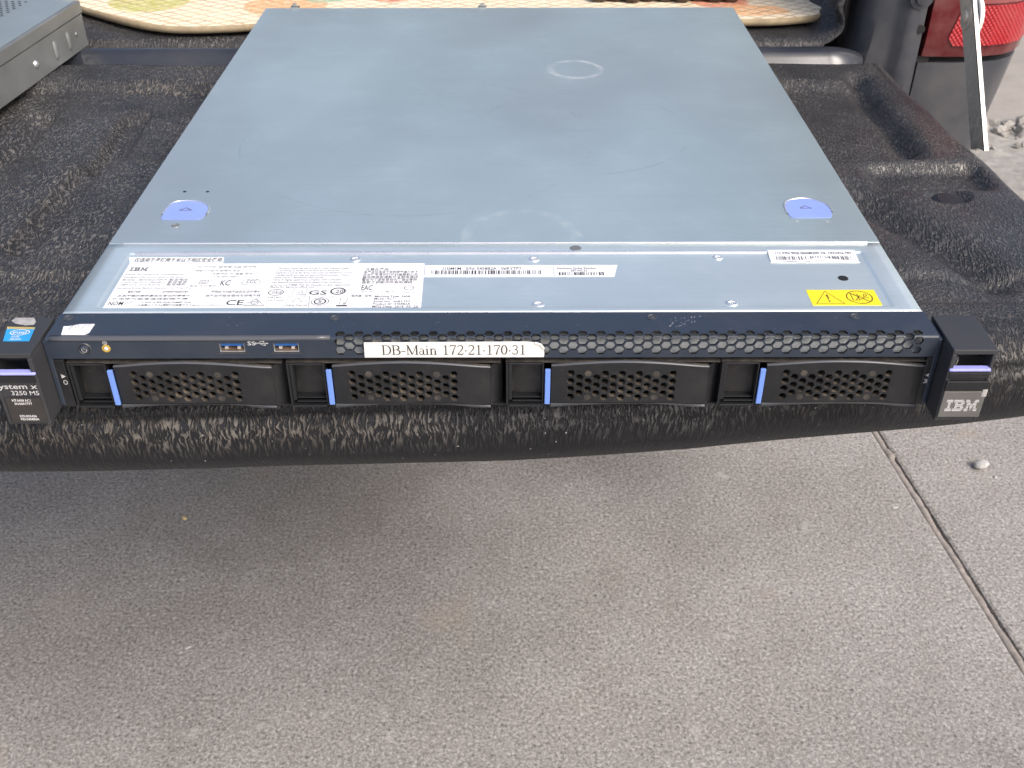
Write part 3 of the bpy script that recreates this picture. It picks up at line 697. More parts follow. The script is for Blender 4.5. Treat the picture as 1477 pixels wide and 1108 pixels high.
# pillar beside the tailgate opening
def loft(name, plan, zs, mat, parent, f=lambda x, y, z: (x, y, z), cap=True):
    v = []; fc = []; n = len(plan)
    for z in zs:
        for x, y in plan: v.append(f(x, y, z))
    for i in range(len(zs) - 1):
        for k in range(n): fc.append((i * n + k, i * n + (k + 1) % n, (i + 1) * n + (k + 1) % n, (i + 1) * n + k))
    if cap: fc += [tuple(range(n))[::-1], tuple(range((len(zs) - 1) * n, len(zs) * n))]
    o = mesh(name, v, fc, mat, parent, smooth=True)
    bm = bmesh.new(); bm.from_mesh(o.data); bmesh.ops.recalc_face_normals(bm, faces=bm.faces)
    bm.to_mesh(o.data); bm.free()
    o.data.set_sharp_from_angle(angle=R(38)); return o
plan = [(.357, .675), (.352, .640), (.356, .612), (.366, .601), (.380, .5985), (.386, .597), (.391, .5925), (.3965, .591), (.402, .5925), (.4065, .596), (.4115, .597), (.4125, .600), (.4128, .640), (.4128, .675)]
pil = loft('corner_pillar', plan, [-.30, -.06, -.03, .0, .03, .08, .2, .46], 'paint', truck, lambda x, y, z: (x - max(0, .015 - z) * .10 * (x < .38), y + (.006 * ss(-.01, -.05, np.array(z)) if x < .40 else 0), z))
box('pillar_base', .318, .400, .606, .72, -.08, -.022, 'paint', truck, .003)
mesh_hole = G().lathe([(.0042, 0), (.0042, .0005)], (.4085, .5945, .0168), 'y', 14).obj('pillar_hole', 'dark', truck)
g = G(); g.lathe([(.0110, 0), (.0110, .0010), (.0065, .0014), (.0060, .0045), (.002, .005)], (.4015, .5895, .0480), 'y', 20)
g.v = [(x, 2 * .5895 - y + .001, z) for x, y, z in g.v]; g.obj('pillar_bolt', 'paint', truck, smooth=False)

# tail light and the quarter panel below it
def curve_plan(x0, off=0.0, depth=.12):
    p = [(x0, .600 + off), (.430, .5985 + off), (.455, .598 + off), (.478, .600 + off), (.498, .606 + off), (.514, .617 + off), (.526, .634 + off), (.533, .655 + off), (.537, .68 + off), (.538, .72)]
    return p + [(.50, .72), (x0, .70)]
def lean(x, y, z): return (x + max(0, (x - .44)) * 1.05 * (z + .03) * 1.2 if z < .03 else x + max(0, x - .44) * .08, y, z)
taper = lambda x, y, z: (x + (x - .415) / .12 * (z + .012) * .16, y + max(0, -z - .03) * .05, z)
loft('quarter_panel', curve_plan(.4155, .002), [-.50, -.35, -.22, -.12, -.07, -.035, -.022, -.0175], 'paint', truck, taper)
tl = loft('tail_light', curve_plan(.4160, -.0015), [-.0105, -.0095, -.004, .004, .02, .04, .08, .16, .30], 'lens_dark', truck, lambda x, y, z: (x, y - .0035 * math.sin(min(1, (z + .0105) / .02) * math.pi / 2), z))
tl['label'] = 'deep red tail light lens with ribbed reflector behind the metal stay'
def patch(name, x0, z0, z1, off, mat, cut=.0):
    p = [q for q in curve_plan(.416, 0)[:10] if q[0] > x0 + .002]; p0 = (x0, float(np.interp(x0, [.416, .43, .455, .478], [.600, .5985, .598, .600])))
    p = [p0] + p; v = []; f = []; n = len(p); zs = np.linspace(z0, z1, 6)
    for z in zs:
        for i, (x, y) in enumerate(p): v.append((x + (cut * (z1 - z) / (z1 - z0) * -1 if i == 0 else 0) + (.008 if (i == 0 and z == z0) else 0), y - off, z))
    for r_ in range(5):
        for i in range(n - 1): f.append((r_ * n + i, r_ * n + i + 1, (r_ + 1) * n + i + 1, (r_ + 1) * n + i))
    o = mesh(name, v, f, mat, tl); md = o.modifiers.new('thickness', 'SOLIDIFY'); md.thickness = .002; md.offset = -1; return o
patch('reflector', .4445, .0015, .0395, .0062, 'lens_red', .010)['label'] = 'bright red ribbed reflector field'
patch('upper_lens', .4405, .0415, .11, .0058, 'lens_pink')
G().box(.4135, .425, .601, .66, -.0170, -.0108).obj('lamp_gap', 'dark', truck)

# folding stay between pillar and tailgate
A0 = Vector((.3850, .3495, -.006)); A1 = Vector((.3850, .4393, .0869)); dr = (A1 - A0).normalized(); nrm = Vector((0, dr.z, -dr.y)) * 1
A2 = A0 + dr * .34; wq = .0228
g = G(); T = Vector((.0032, 0, 0))
def quad_bar(a, b, wd, t0): return [a, a + nrm * wd, b + nrm * wd, b]
c = [A0, A0 + nrm * .010 + dr * .006, A0 + nrm * wq + dr * .010, A2 + nrm * wq, A2]
g.add([p for p in c] + [p + T for p in c], [(0, 1, 2, 3, 4), (9, 8, 7, 6, 5)])
o = g.obj('tailgate_stay', 'strap', truck)
st = o
c2 = [A0 - nrm * .0004, A2 - nrm * .0004]
g = G(); g.add([c2[0], c2[1], c2[1] + T, c2[0] + T, c2[0] + nrm * .002, c2[1] + nrm * .002, c2[1] + nrm * .002 + T, c2[0] + nrm * .002 + T], [(0, 1, 2, 3), (4, 7, 6, 5), (0, 4, 5, 1), (3, 2, 6, 7), (1, 5, 6, 2), (0, 3, 7, 4)])
# close the strap body ends
g.obj('cut_edge', 'strap_edge', st)
o = G().add([p - Vector((.0, 0, 0)) for p in []], []) if False else None
g = G()
n5 = 5; g.add([p for p in c] + [p + T for p in c], [(i, (i + 1) % 5, 5 + (i + 1) % 5, 5 + i) for i in range(4)])
g.obj('stay_rim', 'strap_edge', st)
bc = A0 + dr * .1205 + nrm * .0125
g = G(); g.lathe([(.0105, 0), (.0105, -.0010), (.0055, -.0012), (.0050, -.0028), (.002, -.0032)], bc, 'x', 22); g.obj('stay_rivet', 'strap', st)
g = G(); g.lathe([(.0165, .0045), (.0165, .0075)], bc, 'x', 22); g.obj('stay_washer', 'strap_edge', st)

# wheels, far back under the bed
def wheel(x):
    g = G(); prof = [(.20, -.10), (.30, -.105), (.335, -.085), (.345, -.04), (.345, .04), (.335, .085), (.30, .105), (.20, .10)]
    g.lathe(prof, (x, 2.1, GZ + .343), 'x', 40); o = g.obj('wheel', 'rubber', truck, smooth=True)
    G().lathe([(.19, -.106), (.17, -.09), (.05, -.085), (.04, -.10)], (x, 2.1, GZ + .343), 'x', 24).obj('rim', 'rim', o)
wheel(.40); wheel(-.96)
box('underbody', -.80, .24, .75, 3.2, -.34, -.09, 'dark', truck, .01)

# scrap of dry leaf on the sill
g = G(); z = -.0098
g.add([(-.3385, .5475, z + .0015), (-.3300, .5475, z + .001), (-.3290, .5560, z + .004), (-.3385, .5565, z + .005)], [(0, 1, 2, 3)])
o = g.obj('paper_scrap', 'chip'); md = o.modifiers.new('t', 'SOLIDIFY'); md.thickness = .0006; tag(o, 'small square tan scrap lying on the sill between tailgate and bed', 'scrap')
g = G(); pts = [(-.375, .5490), (-.360, .5520), (-.347, .5530), (-.338, .5525)]
for i in range(3):
    a, b2 = pts[i], pts[i + 1]; g.add([(a[0], a[1] - .0008, z + .003), (b2[0], b2[1] - .0008, z + .003), (b2[0], b2[1] + .0008, z + .0045), (a[0], a[1] + .0008, z + .0045)], [(0, 1, 2, 3)])
o = g.obj('twig', 'chip'); md = o.modifiers.new('t', 'SOLIDIFY'); md.thickness = .0012; tag(o, 'thin dry twig on the sill to the left of the square tan scrap', 'twig')

# ================================================================ PRINTED MAT
edge = [(-.60, .86), (-.56, .80), (-.50, .742), (-.4491, .7062), (-.4196, .6829), (-.3826, .6554), (-.349, .6361), (-.3154, .6276), (-.272, .6310), (-.2382, .6384), (-.18, .645), (0, .648), (.12, .6485), (.2488, .6500), (.285, .6525), (.3033, .6573), (.320, .6625), (.3317, .6725), (.3400, .687), (.3430, .7057), (.340, .74), (.32, .80), (.30, 1.0), (.28, 1.25), (0, 1.3), (-.4, 1.25), (-.6, 1.1)]
def catmull(P, n=6):
    o = []; N = len(P)
    for i in range(N):
        p0, p1, p2, p3 = [np.array(P[(i + k) % N]) for k in (-1, 0, 1, 2)]
        for t in np.linspace(0, 1, n, endpoint=False): o.append(tuple(.5 * ((2 * p1) + (-p0 + p2) * t + (2 * p0 - 5 * p1 + 4 * p2 - p3) * t * t + (-p0 + 3 * p1 - 3 * p2 + p3) * t ** 3)))
    return o
ed = catmull(edge)
mt = empty('picnic_mat', (-.1, .9, .004)); tag(mt, 'cream quilted mat with green and orange leaves lying in the truck bed', 'mat')
G().prism(ed, 'z', .0045, .0115).obj('mat_sheet', 'mat', mt, bevel=.002)
v = []; f = []; N = len(ed)
for i in range(N):
    a, b2 = np.array(ed[i - 1]), np.array(ed[(i + 1) % N]); t = (b2 - a) / np.linalg.norm(b2 - a); nn = np.array([t[1], -t[0]])
    for k in range(6):
        an = math.pi * 2 * k / 6; q = np.array(ed[i]) + nn * (.0006 + .0012 * math.cos(an)); v.append((q[0], q[1], .0080 + .0040 * math.sin(an)))
for i in range(N):
    for k in range(6): f.append((i * 6 + k, ((i + 1) % N) * 6 + k, ((i + 1) % N) * 6 + (k + 1) % 6, i * 6 + (k + 1) % 6))
mesh('edge_piping', v, f, 'mat_edge', mt, smooth=True)
# brown bundle on the mat, its edge just in frame above the server
g = G()
for k in range(9):
    x0 = .105 + k * .0175; pr = []
    for a in range(9): pr.append((x0 + .010 * math.cos(a * 2 * math.pi / 9), .0190 + .0070 * math.sin(a * 2 * math.pi / 9)))
    g.prism(pr, "y", .709 + .003 * math.sin(k * 2.3), .86)
o = g.obj('rolled_cloth', 'bundle', smooth=True); tag(o, 'dark brown folded bundle on the mat right behind the server, mostly out of frame', 'bundle')

# ================================================================ RACK SERVER
H = .043; D = .5766
srv = tag(empty('rack_server', (0, .288, 0)), 'slim black fronted rack server with bluish steel lid lying on the lowered truck tailgate', 'server')
# steel tub
g = G(); g.box(-.2195, -.2185, .024, D, .0006, .0415).box(.2185, .2195, .024, D, .0006, .0415).box(-.2184, .2184, .024, D, 0, .001).box(-.2184, .2184, D - .0012, D - .0002, .0011, .0412)
g.obj('chassis', 'dull_steel', srv)
box('inner_wall', -.2183, .2183, .055, .056, .0012, .041, 'dark', srv)
# lid, slightly crowned sheet with folded front lip
g = G(); g.box(-.2200, .2200, .1000, D + .0004, .0420, .0430); lid = g.obj('lid', 'lid', srv, bevel=.0004)
box('lid_flange', -.2202, -.2196, .1005, D, .030, .0419, 'lid', lid); box('lid_flange', .2196, .2202, .1005, D, .030, .0419, 'lid', lid)
box('lid_lip', -.2118, .2135, .09965, .10110, .0419, .04345, 'bright', lid, .0006)
# slots where the release tabs sit
def tab(name, cx, pts, tip):
    cu = catmull(pts, 3)
    o = G().prism(cu, 'z', .04305, .04335).obj(name, 'tab_blue', lid, bevel=.0002)
    # pressed bright rim round the back of the tab
    rim = [p for p in catmull([(cx + (x - cx) * 1.045, y + (.0009 if y > .136 else -.0001)) for x, y in pts], 6)]
    v = []; f = []; N = len(rim)
    for i, p in enumerate(rim):
        a, b2 = np.array(rim[i - 1]), np.array(rim[(i + 1) % N]); t = (b2 - a) / np.linalg.norm(b2 - a); nn = np.array([t[1], -t[0]])
        for k in range(5):
            an = 2 * math.pi * k / 5; q = np.array(p) + nn * .0007 * math.cos(an); v.append((q[0], q[1], .0431 + .0006 * math.sin(an)))
    for i in range(N):
        if rim[i][1] < .1375: continue
        for k in range(5): f.append((i * 5 + k, ((i + 1) % N) * 5 + k, ((i + 1) % N) * 5 + (k + 1) % 5, i * 5 + (k + 1) % 5))
    mesh('pressed_rim', v, f, 'bright', o, smooth=True)
    pr = Print(lambda u, w_: (u, w_, .04338)); x, y = tip
    pr.stroke([(x - .0036, y), (x, y + .0034), (x + .0036, y)], .0009); pr.stroke([(x - .0036, y), (x + .0036, y)], .0007)
    pr.obj('arrow_mark', 'ink_soft', o); return o
tab('release_tab', -.186, [(-0.1907, 0.1299), (-0.1825, 0.1299), (-0.1764, 0.1303), (-0.1743, 0.1317), (-0.1737, 0.1345), (-0.1734, 0.1402), (-0.1738, 0.1449), (-0.1752, 0.1488), (-0.1783, 0.1522), (-0.1818, 0.1546), (-0.1863, 0.1556), (-0.191, 0.1556), (-0.1953, 0.1542), (-0.1977, 0.1503), (-0.1987, 0.144), (-0.1988, 0.1374), (-0.1981, 0.1308)], (-.1868, .1425))['label'] = 'blue release tab near the left edge of the lid'
tab('release_tab', .188, [(0.1759, 0.1424), (0.1758, 0.1341), (0.1769, 0.1316), (0.18, 0.1309), (0.1882, 0.1307), (0.1982, 0.1309), (0.2004, 0.132), (0.2016, 0.1354), (0.2021, 0.1414), (0.2014, 0.1472), (0.1998, 0.1511), (0.1964, 0.1545), (0.1934, 0.1565), (0.1893, 0.1572), (0.1835, 0.1563), (0.1792, 0.1536), (0.1765, 0.1482)], (.1878, .1435))['label'] = 'blue release tab near the right edge of the lid'
def disc(name, x, y, z, r, mat, parent, prof=None, n=20, ax='z'):
    return G().lathe(prof or [(r, 0), (r * .93, .0004), (r * .5, .0006)], (x, y, z), ax, n).obj(name, mat, parent, smooth=False)
disc('pin_hole', -.1941, .1697, .0430, .0009, 'dark', lid, [(.0011, 0), (.0011, .0001)]); disc('pin_hole', -.1798, .1696, .0430, .0009, 'dark', lid, [(.0011, 0), (.0011, .0001)])
disc('lid_boss', -.1876, .1226, .0430, .0024, 'dull_steel', lid, [(.0026, 0), (.0024, .0003), (.0019, .0003), (.0017, .0001)])
# small clips at the rear edge
for x in (-.196, .0135, -.06): pass
for x in (-.193, -.0165):
    G().box(x - .004, x + .004, D - .001, D + .006, .0405, .0438).box(x - .002, x + .002, D + .0005, D + .004, .0438, .0465).obj('rear_clip', 'dull_steel', srv, bevel=.0006)
# front steel deck with an embossed field
def deck(u, v, d_):
    e = ss(-.2055, -.2030, np.array(u)) * ss(.2078, .2052, np.array(u)) * ss(.0283, .0303, np.array(v)) * ss(.0892, .0876, np.array(v))
    return (u, v, .0430 - .0009 * float(e) - d_)
us = [-.2195, -.212, -.2056, -.2048, -.2042, -.2036, -.2028, -.19] + list(np.linspace(-.17, .19, 19)) + [.20, .2050, .2058, .2064, .2070, .2080, .214, .2195]
vs_ = [.0241, .0260, .0280, .0286, .0291, .0296, .0301, .0306, .036, .045, .055, .065, .075, .083, .0874, .0879, .0883, .0887, .0893, .094, .0990]
v = [deck(u, q, 0) for u in us for q in vs_]; n_ = len(vs_)
f = [(i * n_ + j, (i + 1) * n_ + j, (i + 1) * n_ + j + 1, i * n_ + j + 1) for i in range(len(us) - 1) for j in range(n_ - 1)]
dk = mesh('front_deck', v, f, 'steel', srv, smooth=True); md = dk.modifiers.new('t', 'SOLIDIFY'); md.thickness = .0008; md.offset = -1
box('deck_front_fold', -.2198, .2198, .02345, .02405, .0400, .04315, 'bright', dk, .0003)
# bright embossed shoulder (rolled edge of the raised border)
v = []; f = []; xs = np.linspace(-.2015, .1530, 40)
for x in xs:
    for y, z in ((.0874, .0421), (.0880, .0424), (.0887, .0431), (.0894, .0433), (.0901, .0431)): v.append((x, y, z))
for i in range(39):
    for k in range(4): f.append((i * 5 + k, (i + 1) * 5 + k, (i + 1) * 5 + k + 1, i * 5 + k + 1))
mesh('embossed_edge', v, f, 'bright', dk, smooth=True)
ZF = .0421
def screw(x, y, z, r, mat, parent, name='screw'):
    o = G().lathe([(r, -.0002), (r, .0003), (r * .82, .0007), (r * .55, .0007), (r * .5, .0001), (r * .2, .0001), (r * .18, .0005)], (x, y, z), 'z', 20).obj(name, mat, parent); return o
for x, y, r in ((-.0773, .0822, .0030), (.0223, .0820, .0030), (.1248, .0834, .0028), (.0234, .0308 + .002, .0032), (.1240, .0335, .0032)): screw(x, y, ZF, r, 'bright', dk, 'rivet')
disc('rivet', .0460, .0932, .0430, .0030, 'dull_steel', dk, [(.0034, 0), (.0030, .0003), (.002, .0002)])
disc('round_hole', .1887, .0597, ZF, .0026, 'dark', dk, [(.0028, .0), (.0028, .0001)])

# --- labels on the deck
PZ = ZF + .00022
def sticker(name, pts, mat, parent, z0=ZF, th=.00014): return G().prism(pts, 'z', z0 + .00002, z0 + th).obj(name, mat, parent)
def mapz(z): return lambda u, w_: (u / 1000, w_ / 1000, z)
L1 = sticker('specification_label', [(-.2014, .0288), (-.0378, .0285), (-.0372, .0292), (-.0383, .0774), (-.1500, .0776), (-.1510, .0850), (-.2040, .0850), (-.2016, .0780)], 'label', dk); L1['label'] = 'large white regulatory label crowded with small print'
pr = Print(mapz(PZ)); soft = Print(mapz(PZ)); logos = {'EAC', 'CE', 'GS', '20', 'cULus', 'KC', 'CCC', 'NOM'}
for t, a, b_, y, h in SPEC:
    hard = t in logos or t.startswith(('Machine', 'Model', 'Serial', 'Product', 'MFG', '仅适用'))
    (pr if hard else soft).text(t, a, b_, y, h)
pr.striped(-199.4, 68.9, 9.7, 4.4)
S = pr
S.ring(-130.2, 56.7, 5.0, 3.4, .28); S.ring(-114.8, 45.5, 3.9, 3.1, .5)
S.stroke([(-158.0, 55.2), (-153.6, 55.2), (-153.2, 58.8), (-157.4, 58.8)], .5, True); S.stroke([(-156.8, 56.2), (-154.8, 56.2), (-154.6, 57.8), (-156.4, 57.8)], .4, True)
S.stroke([(-129.2, 32.3), (-118.7, 32.3), (-124.0, 38.9)], .75, True); S.ring(-124.0, 34.7, 1.9, 1.5, .35); S.stroke([(-125, 34.9), (-124.2, 34.1), (-122.5, 36.0)], .35)
S.stroke([(-108.6, 31.1), (-95.2, 31.1), (-96.4, 41.2), (-107.0, 41.2)], .22, True); S.stroke([(-104.8, 35.6), (-99.6, 35.6), (-102.0, 39.9)], .5, True)
S.stroke([(-106.2, 42.4), (-98.6, 42.4), (-98.9, 49.8), (-105.6, 49.8)], .22, True); S.stroke([(-103.4, 45.2), (-100.4, 45.2), (-101.8, 47.8)], .4, True)
S.stroke([(-95.6, 31.0), (-84.6, 31.0), (-84.2, 41.2), (-96.2, 41.2)], .22, True)
S.ring(-82.2, 46.7, 3.7, 3.3, .9); S.ring(-90.2, 36.0, 4.5, 3.9, .35); S.ring(-90.2, 36.0, 2.9, 2.6, .8); S.text('S', -91.4, -89.0, 34.9, 2.3)
S.rect(-81.2, -75.6, 31.0, 32.4); S.stroke([(-79.6, 33.2), (-80.0, 39.4), (-76.2, 39.4), (-77.0, 33.2)], .3, True); S.ring(-77.2, 33.9, .5, .5, .35)
S.ring(-44.8, 50.0, 2.6, 2.2, .4); S.stroke([(-46.5, 50), (-43, 50)], .35)
S.stroke([(-191.3, 33.4), (-190, 36.2), (-189.2, 33.8), (-188.4, 36.8), (-187.6, 35.4)], .4)
pr.obj('bold_print', 'ink', L1); soft.obj('small_print', 'ink_soft', L1)
L2 = sticker('serial_label', [(-.0375, .0622), (.0325, .0622), (.0325, .0750), (-.0378, .0750)], 'label', dk); L2['label'] = 'white serial number label with long barcode'
pr = Print(mapz(PZ)); pr.bars(-34.2, 25.7, 64.6, 69.0, 4, .32)
t, a, b_, y, h = BARS[0]; pr.text(t, a, b_, y + .4, 2.9); pr.obj('barcode', 'ink', L2)
L3 = sticker('order_label', [(.0330, .0622), (.0654, .0622), (.0680, .0750), (.0328, .0750)], 'label', dk); L3['label'] = 'short white hardware order number label'
pr = Print(mapz(PZ)); pr.bars(35.4, 59.9, 63.4, 66.8, 9, .32)
for t, a, b_, y, h in BARS[1:3]: pr.text(t, a, b_, y + .2, h * .9)
pr.obj('barcode', 'ink', L3)
rr = catmull([(.1550, .0768), (.178, .0767), (.2003, .0768), (.2022, .0785), (.2022, .0880), (.2006, .0899), (.178, .0900), (.1556, .0899), (.1538, .0882), (.1536, .0786)], 4)
L4 = sticker('part_number_label', rr, 'label', dk, 0, .00015)
zl = lambda y: .04225 + (.0432 - .04225) * min(1, max(0, (y - .0795) / .0085))
for p_ in L4.data.vertices: p_.co.z += zl(p_.co.y); L4['label'] = 'white rounded part number label near the right side'
pr = Print(lambda u, w_: (u / 1000, w_ / 1000, zl(w_ / 1000) + .0003)); pr.bars(157.0, 199.0, 79.6, 83.2, 13, .3)
for t, a, b_, y, h in BARS[3:]: pr.text(t, a, b_, y + .2, h * .9)
pr.obj('barcode', 'ink_soft', L4)
L5 = sticker('warning_label', [(.1656, .0311), (.2016, .0311), (.2016, .0470), (.1656, .0470)], 'yellow', dk); L5['label'] = 'yellow warning label with black pictograms'
pr = Print(mapz(PZ)); pr.stroke([(168.0, 32.6), (182.6, 32.6), (175.3, 45.6)], .7, True)
pr.poly([(174.7, 42.0), (175.9, 42.0), (175.6, 36.8), (175.0, 36.8)]); pr.ring(175.3, 35.2, .35, .4, .6, 8)
pr.ring(191.9, 39.2, 6.6, 6.4, .6, 28); pr.stroke([(187.6, 43.6), (196.4, 34.8)], .6); pr.stroke([(188.0, 36.0), (191.3, 36.0), (191.3, 42.5), (188.0, 42.5)], .5, True)
pr.stroke([(189.6, 36.4), (192.5, 41.0), (194.2, 38.3), (191.8, 36.8)], .5); pr.ring(195.3, 41.2, .9, 1.0, .5, 10); pr.stroke([(194.0, 39.8), (196.6, 38.2)], .5)
pr.obj('warning_pictogram', 'brown_ink', L5)

# --- bezel: one folded black sheet with honeycomb grille
rb = .0015; vb = H - rb - .0308; va = rb * math.pi / 2; vt = vb + va + .0234 - rb
def bz(u, v, d_):
    if v <= vb: return (u, 0 + d_, .0308 + v)
    if v <= vb + va:
        a = (v - vb) / rb; return (u, rb - (rb - d_) * math.cos(a), H - rb + (rb - d_) * math.sin(a))
    return (u, rb + v - vb - va, H - d_)
holes = []
for i in range(63):
    u = -.0755 + i * .00462
    for v_ in ((.0042, .0095, .0149) if i % 2 == 0 else (.00685, .0122)): holes.append(hexa(u, v_, .00262))
holes += [[(x - .0062, .0039), (x + .0062, .0039), (x + .0062, .0088), (x - .0062, .0088)] for x in (-.1290, -.1022)]
g = plate([(-.2205, 0), (.2205, 0), (.2205, vt), (-.2205, vt)], holes, bz, .0012, [vb, vb + va * .25, vb + va * .5, vb + va * .75, vb + va], [-.19, -.15, -.115, -.08])
bez = g.obj('bezel', ['bezel', 'black'], srv)
# left front-edge chamfer, its sky highlight put into the pale colour
v = []; f = []
for x in np.linspace(-.2185, -.0800, 20):
    e = .0003 if x < -.1075 else -.00025
    for y, z in ((.0001 - e, .0409 + .0003), (-.0004 - e, .0418), (.0003 - e, .0429), (.0012, .04325), (.0026, .0431)): v.append((x, y, z))
for i in range(19):
    for k in range(4): f.append((i * 5 + k, (i + 1) * 5 + k, (i + 1) * 5 + k + 1, i * 5 + k + 1))
o = mesh('highlight_chamfer', v, f, 'edge_highlight', bez, smooth=True); md = o.modifiers.new('t', 'SOLIDIFY'); md.thickness = .0004; md.offset = -1
G().prism([(.0032, .0316), (.0042, .0316), (.0150, .0385), (.0150, .0395)], 'x', -.0785, .2165).obj('grille_back', 'honey_back', bez)
box('drip_strip', -.2190, .2200, .0016, .020, .0300, .0306, 'black', bez)
for x, y in ((-.2151, .0189), (-.0801, .0182), (.0808, .0184), (.1837, .0186)): G().lathe([(.0026, -.0001), (.0026, .0003), (.0021, .0004), (.0018, .0001), (.0008, .0001), (.0006, .0003)], (x, y, H), 'z', 18).obj('bezel_screw', 'button', bez)
# side posts and floor of the front cage
for a, b_ in ((-.2215, -.2148), (.2178, .2225)): box('side_post', a, b_, .0005, .022, .0008, .0299, 'black', srv, .0005)
box('cage_floor', -.2147, .2177, .002, .05, .0002, .0011, 'black', srv)
pr = Print(lambda u, w_: (u / 1000, .00035, w_ / 1000))
pr.poly([(-217.9, 21.2), (-215.7, 19.9), (-217.9, 18.6)]); pr.ring(-216.7, 16.2, .9, 1.25, .35, 14)
pr.poly([(221.2, 19.9), (219.2, 18.6), (221.2, 17.3)] if False else [(218.9, 19.4), (221.3, 20.8), (221.3, 18.0)]); pr.text('3', 218.8, 220.8, 14.4, 2.6)
pr.obj('bay_number', 'silver_ink', srv)
# white handwritten sticker on the bezel's left end
hw = G().prism([(-.2132, .0030), (-.2016, .0029), (-.2000, .0050), (-.1998, .0128), (-.2070, .0126), (-.2118, .0108), (-.2146, .0106)], 'z', H + .00002, H + .0003).obj('paper_sticker', 'label', bez); hw['label'] = 'torn white sticker with handwriting'
pr = Print(lambda u, w_: (u / 1000, w_ / 1000, H + .00036))
pr.stroke([(-211.5, 9.8), (-209.8, 10.6), (-210.6, 8.8), (-211.8, 7.6), (-210.0, 7.8)], .35); pr.stroke([(-208.6, 10.4), (-208.2, 8.4), (-207.0, 10.8), (-206.6, 8.2), (-205.6, 10.4)], .35)
pr.stroke([(-205.0, 8.0), (-204.4, 11.2), (-203.8, 8.6), (-203.2, 11.4), (-202.4, 8.8), (-201.8, 11.2)], .35); pr.stroke([(-211.8, 11.0), (-206.0, 11.6), (-201.2, 12.0)], .25)
pr.obj('handwriting', 'ink', hw)
# scratches on the bezel top
pr = Print(lambda u, w_: (u / 1000, w_ / 1000, H + .00004)); q = random.Random(3)
for k in range(34):
    x, y = q.uniform(84, 98), q.uniform(9, 19); x += (y - 9) * .9; l = q.uniform(.15, 1.3); pr.stroke([(x, y), (x + l * .7, y + l)], q.uniform(.08, .22))
for k in range(30):
    x, y = q.uniform(-205, 215), q.uniform(7, 22); l = q.uniform(.2, .9); a = q.uniform(0, 3.1); pr.stroke([(x, y), (x + l * math.cos(a), y + l * math.sin(a))], .13)
pr.obj('scratch_marks', 'silver_ink', bez)
# paper name strip
sp = [(-.0636, .0317), (.0256, .0317), (.0258, .0340), (.0252, .0368), (.0236, .0392), (.0205, .0404), (.0170, .0408), (-.0634, .0405)]
nm = G().prism(sp, 'y', -.0009, -.0006).obj('name_strip', 'tape', bez); nm['label'] = 'cream paper strip printed DB-Main 172·21·170·31'
pr = Print(lambda u, w_: (u, -.00097, w_)); serif(pr, 'DB-Main 172.21.170.31', -.0550, .0168, .0333, .0056); pr.obj('strip_lettering', 'ink', nm)
G().prism([(.0206, .0403), (.0236, .0391), (.0254, .0366), (.0259, .0372), (.0243, .0398), (.0212, .0409)], 'y', -.0016, -.0011).obj('curled_corner', 'tape', nm)
# usb ports
def usb(x):
    g = G(); z0, z1 = .0349, .0394
    g.box(x - .0062, x + .0062, -.0002, .012, z0 - .0002, z0 + .0003); g.box(x - .0062, x + .0062, .0004, .012, z1, z1 + .0004)
    g.box(x - .0062, x - .0058, .0004, .012, z0 + .0003, z1); g.box(x + .0058, x + .0062, .0004, .012, z0 + .0003, z1)
    o = g.obj('usb_port', 'shell', bez)
    box('port_tongue', x - .0056, x + .0056, .0012, .011, .0375, .0390, 'usb_blue', o)
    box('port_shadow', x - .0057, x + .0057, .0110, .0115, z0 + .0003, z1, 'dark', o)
    for dx in (-.0030, .0032): box('port_contact', x + dx - .0008, x + dx + .0008, .0008, .004, .0359, .0372, 'contact', o)
    box('port_floor', x - .0050, x + .0050, .0006, .010, z0 + .0004, z0 + .0008, 'amber' if False else 'bundle', o)
    G().box(x - .0085, x + .0080, -.0004, .0003, z0 - .0014, z0 - .0008).obj('port_ledge', 'button', o)
usb(-.1290); usb(-.1022)
FR = lambda u, w_: (u / 1000, -.00006, w_ / 1000)
pr = Print(FR); pr.text('SS', -121.0, -117.2, 38.6, 2.2)
pr.stroke([(-116.8, 39.7), (-111.4, 39.7)], .35); pr.poly([(-111.6, 39.2), (-111.6, 40.2), (-110.6, 39.7)]); pr.ring(-116.9, 39.7, .35, .35, .4, 8)
pr.stroke([(-115.8, 39.7), (-114.6, 40.8), (-113.2, 40.8)], .28); pr.stroke([(-115.0, 39.7), (-113.8, 38.7), (-112.6, 38.7)], .28); pr.rect(-113.4, -112.7, 40.4, 41.1); pr.ring(-112.5, 38.7, .25, .25, .4, 8)
pr.ring(-191.5, 40.1, 1.0, .95, .28, 16); pr.ring(-191.5, 40.1, .35, .35, .25, 8)
pr.obj('port_symbols', 'silver_ink', bez)
# power button and locate button
g = G(); g.lathe([(.0034, .0004), (.0034, -.0003), (.0030, -.0007), (.0027, -.0004), (.0026, .0002)], (-.2020, 0, .0368), 'y', 26)
pb = g.obj('power_button', 'button', bez, smooth=False)
G().lathe([(.0024, .0002), (.0024, -.0008), (.0018, -.0011)], (-.2020, 0, .0368), 'y', 24).obj('button_cap', 'bezel', pb)
pr = Print(lambda u, w_: (u / 1000, -.00115, w_ / 1000)); pr.stroke([(-202 + 1.25 * math.cos(R(a)), 36.6 + 1.2 * math.sin(R(a))) for a in range(125, 416, 15)], .3); pr.stroke([(-202, 36.7), (-202, 38.2)], .3); pr.obj('power_symbol', 'scuff', pb)
o = G().lathe([(.0021, .0003), (.0021, -.0005), (.0015, -.0006), (.0013, -.0001)], (-.1913, 0, .0370), 'y', 24).obj('locate_button', 'amber', bez)
